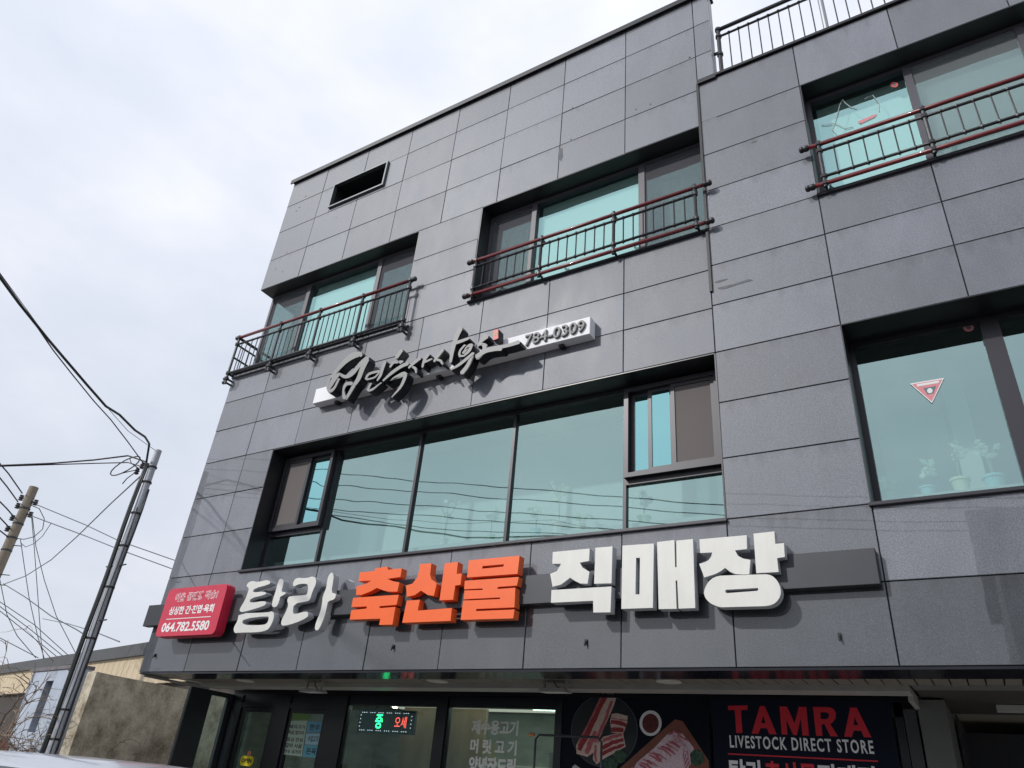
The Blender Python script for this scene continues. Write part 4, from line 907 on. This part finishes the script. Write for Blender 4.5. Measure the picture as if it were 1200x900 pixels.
build('window_shelf', shelf, mat('shelf_pale', (.4, .4, .38), .7), B)
for i, (px, r_, h_, pc, ph_, lb) in enumerate(((655, .085, .13, 'white', .55, 'tall sparse plant in a white pot behind the third large pane'), (680, .06, .09, 'white', .10, 'low white pot right of the tall sparse plant'),
        (628, .06, .09, 'blue', .30, 'small plant in a pale blue pot left of the tall plant'), (575, .05, .08, 'green', .35, 'thin plant in a green pot behind the middle pane'), (520, .05, .1, 'white', .5, 'thin upright plant in a white pot left of the mullion'),
        (755, .07, .09, 'green', .25, 'arching plant in a green pot under the right sliding sash'))):
    q = on_sill(px, yy); pot_plant(q.x, yy, zz, r_, h_, POT[pc], ph_, lb, seed=10+i)
for i, (px, r_, h_, pc, ph_, lb) in enumerate(((1042, .045, .07, 'green', .12, 'small green pot in the left corner of the right window'), (1087, .06, .09, 'blue', .22, 'low blue pot between the green and cream pots'),
        (1127, .075, .13, 'cream', .35, 'cream pot with a leafy stem in the right window'), (1166, .085, .12, 'blue', .35, 'wide blue pot at the right of the window'))):
    q = on_sill(px, .62); pot_plant(q.x, .62, zz, r_, h_, POT[pc], ph_, lb, seed=30+i, leaf=.06)

# ------------------------------------------------------------------ alley wall, blue wall, warehouse, shrub
wc = bpy.data.materials.new('stained_concrete'); wc.use_nodes = True; t = wc.node_tree; b = t.nodes['Principled BSDF']; b.inputs['Roughness'].default_value = .92
g_ = t.nodes.new('ShaderNodeNewGeometry'); mpn = t.nodes.new('ShaderNodeMapping'); mpn.inputs['Scale'].default_value = (1.2, 1.1, 1.0)
n_ = t.nodes.new('ShaderNodeTexNoise'); n_.inputs['Scale'].default_value = 2.6; n_.inputs['Detail'].default_value = 12; n_.inputs['Roughness'].default_value = .76
rp = t.nodes.new('ShaderNodeValToRGB'); rp.color_ramp.elements[0].position = .36; rp.color_ramp.elements[0].color = (.22, .18, .125, 1); rp.color_ramp.elements[1].position = .62; rp.color_ramp.elements[1].color = (.68, .615, .49, 1)
n3 = t.nodes.new('ShaderNodeTexNoise'); n3.inputs['Scale'].default_value = 34; n3.inputs['Detail'].default_value = 5
bp = t.nodes.new('ShaderNodeBump'); bp.inputs['Strength'].default_value = .5; bp.inputs['Distance'].default_value = .02
for a, c in ((g_.outputs['Position'], mpn.inputs[0]), (mpn.outputs[0], n_.inputs['Vector']), (g_.outputs['Position'], n3.inputs['Vector']), (n_.outputs['Fac'], rp.inputs['Fac']), (rp.outputs['Color'], b.inputs['Base Color']), (n3.outputs['Fac'], bp.inputs['Height']), (bp.outputs['Normal'], b.inputs['Normal'])): t.links.new(a, c)
mb = MB(); N = 30; top = []
for i in range(N+1):
    yv_ = -.05+8.0*i/N; top.append((yv_, 2.655+random.uniform(-.012, .008)))
v = []
for yv_, zt_ in top: v += [(-10.92, yv_, 0), (-10.92, yv_, zt_), (-10.7, yv_, zt_), (-10.7, yv_, 0)]
f = []
for i in range(N):
    a = 4*i
    for k in range(3): f.append((a+k, a+k+1, a+k+5, a+k+4))
f += [(0, 1, 2, 3), (4*N, 4*N+3, 4*N+2, 4*N+1)]
o = build('alley_wall', MB().add(v, f), wc, loc=(-10.85, 0, 0)); tag(o, 'stained brown concrete wall running back along the left side of the building', 'wall')
zb_ = 2.70; k = 4.09
p0, p1 = atZ(165/k-1, 680+440/k, zb_), atZ(375/k, 680+420/k, zb_)
p0 = Vector((p0.x, p0.y, 0)); p1 = Vector((p1.x, p1.y, 0)); dd = (p1-p0).normalized(); nn = Vector((-dd.y, dd.x, 0))
def wallbox(mb, a, b, z0, z1, th, out=0):
    A = a-nn*out; Bq = b-nn*out
    q = [A, Bq, Bq+nn*th, A+nn*th]; vv = [(p.x, p.y, z) for z in (z0, z1) for p in q]
    mb.add(vv, [(0, 1, 2, 3), (4, 5, 6, 7), (0, 1, 5, 4), (1, 2, 6, 5), (2, 3, 7, 6), (3, 0, 4, 7)]); return mb
bluew = mat('pale_blue_render', (.46, .52, .62), .85, var=.3, vscale=3, vcol=(.33, .37, .43), bump=.2)
bw = thing('blue_outbuilding', 'small pale blue rendered outbuilding with a narrow slot window behind the steel pole', 'outbuilding', tuple(p0))
Lb = (p1-p0).length; s0, s1 = Lb*.40, Lb*.57
mb = MB(); wallbox(mb, p0, p0+dd*s0, 0, zb_, .2); wallbox(mb, p0+dd*s1, p1, 0, zb_, .2); wallbox(mb, p0+dd*s0, p0+dd*s1, 0, 1.85, .2); wallbox(mb, p0+dd*s0, p0+dd*s1, 2.55, zb_, .2)
wallbox(mb, p0, p0+dd*.12, 0, zb_-.01, 3.0)
build('wall', mb, bluew, bw)
build('coping', wallbox(MB(), p0-dd*.1, p1, zb_, zb_+.05, .25, .02), mat('blue_wall_coping', (.20, .19, .20), .9, var=.4, vscale=8), bw)
sl_ = build('slot_window', wallbox(MB(), p0+dd*(s0+.003), p0+dd*(s1-.003), 1.85, 2.55, .05, -.12), mat('slot_dark', (.07, .07, .075), .5), bw)
# warehouse
wz = 5.0; a0, a1 = atZ(0, 780.5, wz), atZ(166, 755, wz); a0.z = a1.z = 0
dd = (a1-a0).normalized(); nn = Vector((-dd.y, dd.x, 0)); A0 = a0-dd*14; A1 = a1+dd*12
wh = thing('warehouse', 'long beige metal clad warehouse with a grey roof edge in the left background', 'warehouse', tuple(a0))
bei = mat('beige_cladding', (.55, .45, .31), .7, var=.18, vscale=1.2, stretch=(1.2, 1.2, .15))
mb = MB(); L_ = (A1-A0).length; n = int(L_/.45)
for i in range(n):      # ribbed sheets
    wallbox(mb, A0+dd*(L_*i/n), A0+dd*(L_*(i+.5)/n), 3.75, 4.62, .1, .006)
wallbox(mb, A0, A1, 3.75, 4.62, .12); build('cladding', mb, bei, wh)
build('wall', wallbox(MB(), A0, A1, 0, 3.75, .2, -.15), mat('warehouse_open_shade', (.06, .05, .045), .9, var=.4, vscale=.8), wh)  # dark sheet standing in for the shade under the open shed
build('roof_edge', wallbox(MB(), A0, A1, 4.62, 5.0, 8.0, .12), mat('roof_edge_grey', (.07, .075, .08), .7, var=.2, vscale=1), wh)
# stacked clutter beside the warehouse: red tub and white sack seen through the twigs
q = CAM + ray(2, 868).normalized()*14.5
o = build('red_crate', MB().cbox(q.x-.9, q.x+.25, q.y, q.y+.8, .0, q.z, .03).box(q.x-.95, q.x+.3, q.y-.03, q.y+.83, q.z-.12, q.z-.06), mat('crate_brown_red', (.20, .06, .05), .7, var=.3, vscale=3), loc=(q.x, q.y, 0)); tag(o, 'dull red container half hidden by bare twigs at the left edge', 'container')
# bare shrub
sh = thing('bare_shrub', 'tangled leafless brown shrub in front of the pale blue wall', 'shrub', (-13.2, .1, 0))
rn = random.Random(5); stem = MB(); tw = MB()
def grow(p, d, r_, L0, lev):
    pts = [p]; q = p.copy(); dd_ = d.copy()
    n = 7
    for i in range(n):
        dd_ = (dd_ + Vector((rn.gauss(0, .22), rn.gauss(0, .15), rn.gauss(0, .18) - (.10 if lev > 0 else .0)))).normalized(); q = q + dd_*L0/n; pts.append(q.copy())
    (stem if lev == 0 else tw).tube(pts, [r_*(1-.75*i/n) for i in range(n+1)], 5 if lev == 0 else 3, cap=False)
    if lev < 3:
        for i in range(2 if lev == 2 else 5):
            j = rn.randint(2, n); a = rn.uniform(0, 6.28)
            grow(pts[j].copy(), (dd_*.4+Vector((math.cos(a), math.sin(a)*.6, rn.uniform(-.1, .8)))).normalized(), max(r_*.55, .0055), L0*rn.uniform(.4, .62), lev+1)
for i in range(24):
    q = CAM + ray(rn.uniform(-45, 30), 882).normalized()*rn.uniform(12.2, 13.4); grow(Vector((q.x, q.y, .0)), Vector((rn.gauss(0, .18), rn.gauss(0, .1), 1)).normalized(), .024, rn.uniform(1.5, 2.0), 0)
build('stem', stem, mat('twig_brown', (.17, .12, .085), .9), sh); o = build('twigs', tw, mat('twig_pale', (.25, .185, .135), .9), sh); o['kind'] = 'stuff'

# ------------------------------------------------------------------ poles and wires
PB = Vector((-10.42, -.45, 0))
steel = mat('galvanised_steel', (.46, .48, .52), .55, .1, var=.35, vscale=9, stretch=(1, 1, .25))
pb = thing('steel_pole', 'galvanised steel pole wrapped with black cables at the left corner of the building', 'utility pole', tuple(PB))
build('pole_shaft', MB().tube([(PB.x, PB.y, 0), (PB.x, PB.y, 2.6), (PB.x, PB.y, 5.85)], [.068, .062, .052], 16), steel, pb, smooth=False)
for z in (1.75, 2.1, 3.0, 3.7, 4.3, 4.8, 5.3, 5.55): build('band', MB().lathe((PB.x, PB.y, z), [(.067, 0), (.069, .004), (.069, .022), (.067, .026)], 16), BLACKM, pb)
for k_, (u_, w_, rr_, zt_) in enumerate(((-.105, 0, .032, 5.62), (-.065, -.06, .010, 5.6), (.072, -.02, .014, 5.2), (.03, -.068, .007, 4.9))):
    dx = u_*.83 - w_*.55; dy = u_*.55 + w_*.83
    pts = [(PB.x+dx+.012*math.sin(i*.9+k_), PB.y+dy+.01*math.cos(i*1.1+k_), zt_*i/16) for i in range(17)]
    build('cable', MB().tube(pts, rr_, 7), mat('cable_black', (.012, .016, .017), .5), pb, smooth=True)
for z, s_ in ((3.25, 1), (4.02, 1), (4.02, -1), (2.6, -1)): build('step_bolt', MB().tube([(PB.x+.05*s_, PB.y, z), (PB.x+.24*s_, PB.y-.02, z)], .01, 6), RAILG, pb)
for dx, dz in ((-.20, .02), (-.30, -.06), (-.12, .0)):
    build('insulator', MB().lathe((PB.x+dx, PB.y-.05, 5.58+dz), [(.02, -.05), (.04, -.03), (.025, -.01), (.04, .01), (.025, .03), (.03, .05)], 10), mat('insulator_dark', (.05, .045, .05), .3), pb)
# looped slack cable at the pole head
lp = MB()
cc = atY(150, 547.5, PB.y)
lp.tube([(cc.x+.36*math.cos(t_*.42), PB.y-.05, cc.z+.12*math.sin(t_*.42)+.06*math.cos(t_*.42)) for t_ in range(16)], .01, 5)
for dx, dz in ((-.5, .25), (-.4, -.2), (-.55, .0)): lp.tube([(PB.x-.25, PB.y-.05, 5.55), (PB.x-.35+dx*.4, PB.y-.05, 5.55+dz*.6), (PB.x-.3+dx*.7, PB.y-.05, 5.55+dz)], .009, 4)
build('cable_loop', lp, MATS['cable_black'], pb)

# concrete pole far left
PA = atZ(40, 571, 9.0); PA.z = 0
pa = thing('concrete_pole', 'weathered brown concrete utility pole with insulators at the left edge', 'utility pole', tuple(PA))
build('pole_shaft', MB().tube([(PA.x, PA.y, 0), (PA.x, PA.y, 9.0)], [.185, .135], 18), mat('pole_concrete', (.27, .225, .175), .9, var=.35, vscale=4, stretch=(1, 1, .3)), pa, smooth=False)
DK = MATS['insulator_dark']
fwd = Vector((.82, .57, 0))      # screen-right direction at that bearing
side = Vector((_r.x, _r.y, 0)).normalized()
for h, s_ in ((8.62, -1), (8.35, -1), (7.95, -1), (7.6, -1), (8.5, 1), (8.1, 1), (8.55, .3)):
    p = PA + side*(.26*s_); build('insulator', MB().lathe((p.x, p.y, h), [(.04, -.09), (.08, -.07), (.05, -.03), (.08, 0), (.05, .04), (.07, .08)], 10), DK, pa)
    build('bolt', MB().tube([(PA.x, PA.y, h), (p.x, p.y, h)], .02, 6), RAILG, pa)
for z in (8.25, 7.75, 7.3, 6.9): build('band', MB().lathe((PA.x, PA.y, z), [(.15, 0), (.157, .01), (.157, .05), (.15, .06)], 16), RAILG, pa)
for z, s_ in ((6.2, 1), (6.55, -1), (5.9, 1), (7.1, 1)): 
    p = PA + side*(.42*s_); build('step_bolt', MB().tube([(PA.x, PA.y, z), (p.x, p.y, z)], .015, 6), RAILG, pa)
p = PA + side*(-.55); build('junction_box', MB().box(p.x-.14, p.x+.14, p.y-.1, p.y+.1, 6.75, 7.25), BLACKM, pa)

WIRE = mat('wire_black', (.02, .022, .026), .6); WIRG = mat('wire_grey', (.13, .14, .16), .6)
def wire(a, b, sag, r_, label, m=WIRE, n=14, group=None, name='overhead_wire'):
    a = Vector(a); b = Vector(b); pts = [a.lerp(b, i/n) - Vector((0, 0, sag*4*(i/n)*(1-i/n))) for i in range(n+1)]
    o = build(name, MB().tube(pts, r_, 5), m, loc=tuple(a)); tag(o, label, 'wire', group); return o
def wpoly(pts, r_, label, m=WIRE, group=None, name='overhead_wire'):
    o = build(name, MB().tube(pts, r_, 6), m, loc=tuple(pts[0])); tag(o, label, 'wire', group); return o
head = Vector((PB.x-.12, PB.y-.05, 5.62))
def onray(px, py, dist): d = ray(px, py).normalized(); return CAM + d*dist
def longer(pp, k_=9): return ((pp[0][0]-k_*(pp[1][0]-pp[0][0]), pp[0][1]-k_*(pp[1][1]-pp[0][1])),) + tuple(pp)
def path(pxs, d0, d1, end=None):
    n = len(pxs); P = [onray(p[0], p[1], d0+(d1-d0)*i/(n-1)) for i, p in enumerate(pxs)]
    if end is not None: P[-1] = Vector(end)
    return P
D0 = (head-CAM).length
wpoly(path([(-520, -330), (-240, 10), (-60, 245), (0, 325), (22, 355), (55, 396), (72, 416), (102, 451), (124, 476), (140, 486), (158, 504), (170, 512), (175, 520), (168, 533)], 8.5, D0, head), .016, 'thick black cable dropping from the upper left to the steel pole', mat('cable_black', (0, 0, 0)))
wpoly(path([(-540, -330), (-250, 0), (-60, 240), (0, 322), (40, 378), (62, 410), (84, 438), (110, 470), (130, 492), (150, 518), (163, 533)], 8.5, D0, head+Vector((-.05, 0, 0))), .008, 'thinner cable beside the thick cable from the upper left')
wpoly(path([(-500, -350), (-240, -8), (0, 320), (60, 402), (110, 460), (150, 505), (184, 527)], 8.7, (Vector((PB.x, PB.y, 5.8))-CAM).length, (PB.x, PB.y, 5.82)), .004, 'hair thin support wire ending at the tip of the steel pole', WIRG)
wpoly(path([(-620, 562), (-300, 554), (-60, 547), (0, 545.5), (60, 543), (110, 539), (150, 534), (180, 531)], 15, D0, head+Vector((0, 0, .03))), .013, 'upper of two near level cables running left from the steel pole')
wpoly(path([(-620, 563), (-300, 555), (-60, 548), (0, 546.5), (60, 544.5), (110, 543), (150, 542), (175, 541)], 15, D0, head+Vector((0, 0, -.06))), .009, 'lower of two near level cables running left from the steel pole')
pah = lambda h, s_=0: (PA.x+side.x*.26*s_, PA.y+side.y*.26*s_, h)
wpoly(path([(42, 591), (100, 615), (140, 634), (200, 655), (240, 668)], 29.0, 24, None), .016, 'upper pale wire from the concrete pole to the right', WIRG)
wpoly(path([(38, 605), (100, 628), (140, 644), (200, 666), (240, 679)], 29.0, 24, None), .016, 'lower pale wire from the concrete pole to the right', WIRG)
wpoly(path([(6, 684), (30, 675), (60, 656), (90, 629), (130, 590), (172, 549)], 27, D0, head+Vector((0, 0, -.18))), .012, 'sagging wire crossing from the concrete pole up to the steel pole', WIRG)
for i, pp in enumerate((((-10, 532), (10, 555), (26, 578)), ((-10, 548), (8, 570), (21, 588)), ((-10, 578), (8, 596), (20, 610)), ((-10, 596), (5, 612), (17, 625)), ((-10, 614), (4, 625), (13, 632)))):
    wpoly(path(longer(pp), 24, 28.5), .02, '%s of five dark wires leaving the concrete pole to the left' % ('topmost', 'second from top', 'middle', 'fourth from top', 'lowest')[i], WIRE, 'wires left of the concrete pole')
for i, pp in enumerate((((37, 606), (40, 640), (43, 680), (48, 750), (51, 772)), ((38, 606), (42, 640), (52, 680), (66, 722), (90, 768)), ((24, 632), (28, 660), (34, 700), (44, 745), (52, 772)))):
    wpoly(path(pp, 28.5, 29.5), .012, '%s of three thin wires hanging steeply from the concrete pole' % ('middle', 'rightmost', 'leftmost')[i], WIRG, 'steep wires below the concrete pole')
for i, pp in enumerate((((-5, 702), (40, 732), (80, 768)), ((-5, 707), (36, 738), (74, 769)), ((-5, 712), (30, 740), (66, 769)), ((-5, 745), (20, 758), (45, 771)), ((0, 680), (8, 720), (20, 745), (42, 771)))):
    wpoly(path(longer(pp, 5) if i < 4 else pp, 27, 29.5), .012, '%s of the faint low wires fanning down behind the shrub' % ('topmost', 'second', 'third', 'shortest and lowest', 'steepest')[i], WIRG, 'faint low wires at the left edge')
for i, (pp, lb) in enumerate(((((4, 684), (30, 700), (60, 722), (90, 738), (104, 747), (107, 752)), 'darker double wire from the concrete pole foot to the steel pole'), (((50, 725), (80, 731), (110, 740), (140, 752)), 'faint wire passing behind the steel pole'))):
    wpoly(path(pp, 27, 14), .011, lb, WIRE if i == 0 else WIRG)
wpoly([onray(a, b, 28) for a, b in ((36, 592), (46, 596), (52, 608), (50, 620), (40, 629), (28, 632), (20, 631))], .014, 'wide loop of slack wire right of the concrete pole', WIRG, name='wire_loop')
wpoly([onray(a, b, 28) for a, b in ((60, 613), (50, 628), (40, 637), (30, 641), (24, 636))], .012, 'lower slack loop of wire right of the concrete pole', WIRG, name='wire_loop')
# street wires crossing over the road behind the viewer, mirrored in the panes
for i, (za, zb__) in enumerate(((9.74, 7.78), (9.36, 7.53), (8.92, 7.21), (8.60, 7.00))):
    sl_z = (zb__-za)/9.35; pts = []
    for j in range(26):
        x = -24+34*j/25; z = za+sl_z*(x+15.7) if x < -6.35 else zb__+sl_z*(x+6.35)*(1-(x+6.35)/34)
        pts.append((x, -7.5, z))
    wpoly(pts, .011, '%s of the four street wires over the road, mirrored in the panes' % ('topmost', 'second', 'third', 'lowest')[i], WIRE, 'street wires mirrored in the panes')

# ------------------------------------------------------------------ parked car, its roof just in view
car = thing('parked_car', 'silver hatchback parked by the pavement, only its roof edge in view', 'car', (-6.45, -2.95, 0))
cpaint = mat('silver_paint', (.50, .52, .56), .28, .55, coat=.6); cglass = mat('car_glass', (.02, .025, .03), .05, 0, .8)
# sections along x: (x, half width, bottom, beltline, roof)
CDX = -.25
secs = [(-8.45, .60, .42, .80, .80), (-8.35, .78, .30, .92, .93), (-7.6, .86, .22, .98, 1.04), (-7.1, .88, .22, 1.0, 1.12), (-6.6, .88, .22, 1.0, 1.53), (-6.1, .88, .22, 1.0, 1.556), (-5.2, .88, .22, 1.0, 1.561), (-4.4, .88, .22, 1.0, 1.556), (-3.95, .87, .24, 1.0, 1.535), (-3.6, .84, .28, .98, 1.15), (-3.5, .72, .40, .85, .86)]
CY = -2.95
v = []; f = []
for x, hw, zb0, zm, zt_ in secs:
    x += CDX
    top_w = hw*.74 if zt_ > zm+.15 else hw*.93
    prof = [(-hw*.86, zb0), (-hw, zb0+.12), (-hw*1.01, (zb0+zm)/2), (-hw*.97, zm), (-top_w-.02, zt_-.075 if zt_ > zm+.15 else zm+.005), (-top_w+.07, zt_-.018), (-top_w*.5, zt_+.010), (0, zt_+.018)]
    prof = prof + [(-a, z) for a, z in prof[-2::-1]]
    v += [(x, CY+a, z) for a, z in prof]
M_ = 15
for i in range(len(secs)-1):
    for k_ in range(M_-1): a = i*M_+k_; f.append((a, a+1, a+M_+1, a+M_))
f += [tuple(range(M_)), tuple((len(secs)-1)*M_+k_ for k_ in range(M_))[::-1]]
body = build('body', MB().add(v, f), [cpaint, cglass], car, smooth=True)
for p in body.data.polygons:
    c = p.center + Vector((-6.2, -2.95, 0))
    i = p.index // (M_-1) if p.index < (len(secs)-1)*(M_-1) else 99; k_ = p.index % (M_-1)
    if i in (4, 5, 6, 7) and k_ in (3, M_-1-4): p.material_index = 1
    if i in (3, 8) and 4 <= k_ <= M_-6: p.material_index = 1
for s_ in (-1, 1):
    for x in (-7.45+CDX, -4.65+CDX):
        wq = build('wheel', MB().lathe((x, CY+s_*.80, .32), [(.20, -.09), (.30, -.10), (.32, -.07), (.32, .07), (.30, .10), (.20, .09)], 28, 'y'), mat('tyre', (.02, .02, .02), .8), car, smooth=True)
        build('rim', MB().lathe((x, CY+s_*.89, .32), [(.20, -.02), (.20, .0), (.16, .01), (.05, .02), (.03, .025)], 20, 'y'), mat('rim_silver', (.45, .45, .47), .3, .8), wq)
    build('headlight', MB().lathe((-8.36+CDX, CY+s_*.60, .72), [(.10, -.04), (.11, 0), (.08, .04)], 12, 'x'), mat('lamp_clear', (.6, .6, .62), .15), car)
    build('door_mirror', MB().lathe((-6.95+CDX, CY+s_*.99, 1.02), [(.04, -.06), (.09, -.03), (.09, .03), (.04, .06)], 12, 'x'), cpaint, car, smooth=True)

# ------------------------------------------------------------------ houses across the road (seen mirrored in glass and polished stone)
def house(x0, x1, y0, y1, h, col_, label):
    t_ = thing('street_house', label, 'house', ((x0+x1)/2, (y0+y1)/2, 0))
    build('wall', MB().box(x0, x1, y0, y1, 0, h), mat('house_%s' % label[:6].replace(' ', ''), col_, .9, var=.15, vscale=1), t_)
    build('roof', MB().box(x0-.3, x1+.3, y0-.3, y1+.3, h, h+.25), mat('house_roof', (.12, .13, .14), .7), t_)
    n = int((x1-x0)/2.6)
    for j in range(int(h//3)):
        for i in range(n):
            cx = x0+(x1-x0)*(i+.5)/n; wn_ = build('window', rframe(MB(), cx-.6, cx+.6, 1.0+3*j, 2.3+3*j, .06, y1+.002, y1+.05), FRAME2, t_)
            pane(cx-.54, cx+.54, 1.06+3*j, 2.24+3*j, y1+.02, cglass, wn_)
house(-26, -13, -24, -14, 4.6, (.36, .40, .36), 'cream house across the road to the left')
house(-11, -1, -25, -14.5, 4.8, (.30, .31, .33), 'grey shop house across the road')
house(.5, 11, -24, -13.5, 8.2, (.30, .30, .31), 'two storey grey house across the road')
cn = thing('street_canopy', 'arched translucent canopy in front of the shop house across the road', 'canopy', (-5, -13, 0))
v = []; f = []
for i in range(41):
    x = -10.5+9.0*i/40
    for j in range(9):
        a = R(180*j/8*.5); v.append((x, -14.4+2.2*math.sin(a), 2.9+.75*math.cos(a)))
for i in range(40):
    for j in range(8): a = i*9+j; f.append((a, a+1, a+10, a+9))
build('canopy_sheet', MB().add(v, f), mat('canopy_blue', (.45, .55, .60), .3), cn)
for i in range(0, 10):
    x = -10.5+i; build('rib', MB().tube([(x, -14.4+2.2*math.sin(R(11.25*j)), 2.88+.75*math.cos(R(11.25*j))) for j in range(9)], .03, 6), RAILG, cn)
for x in (-10.4, -6, -1.6): build('post', MB().tube([(x, -12.2, 0), (x, -12.2, 2.9)], .04, 8), RAILG, cn)
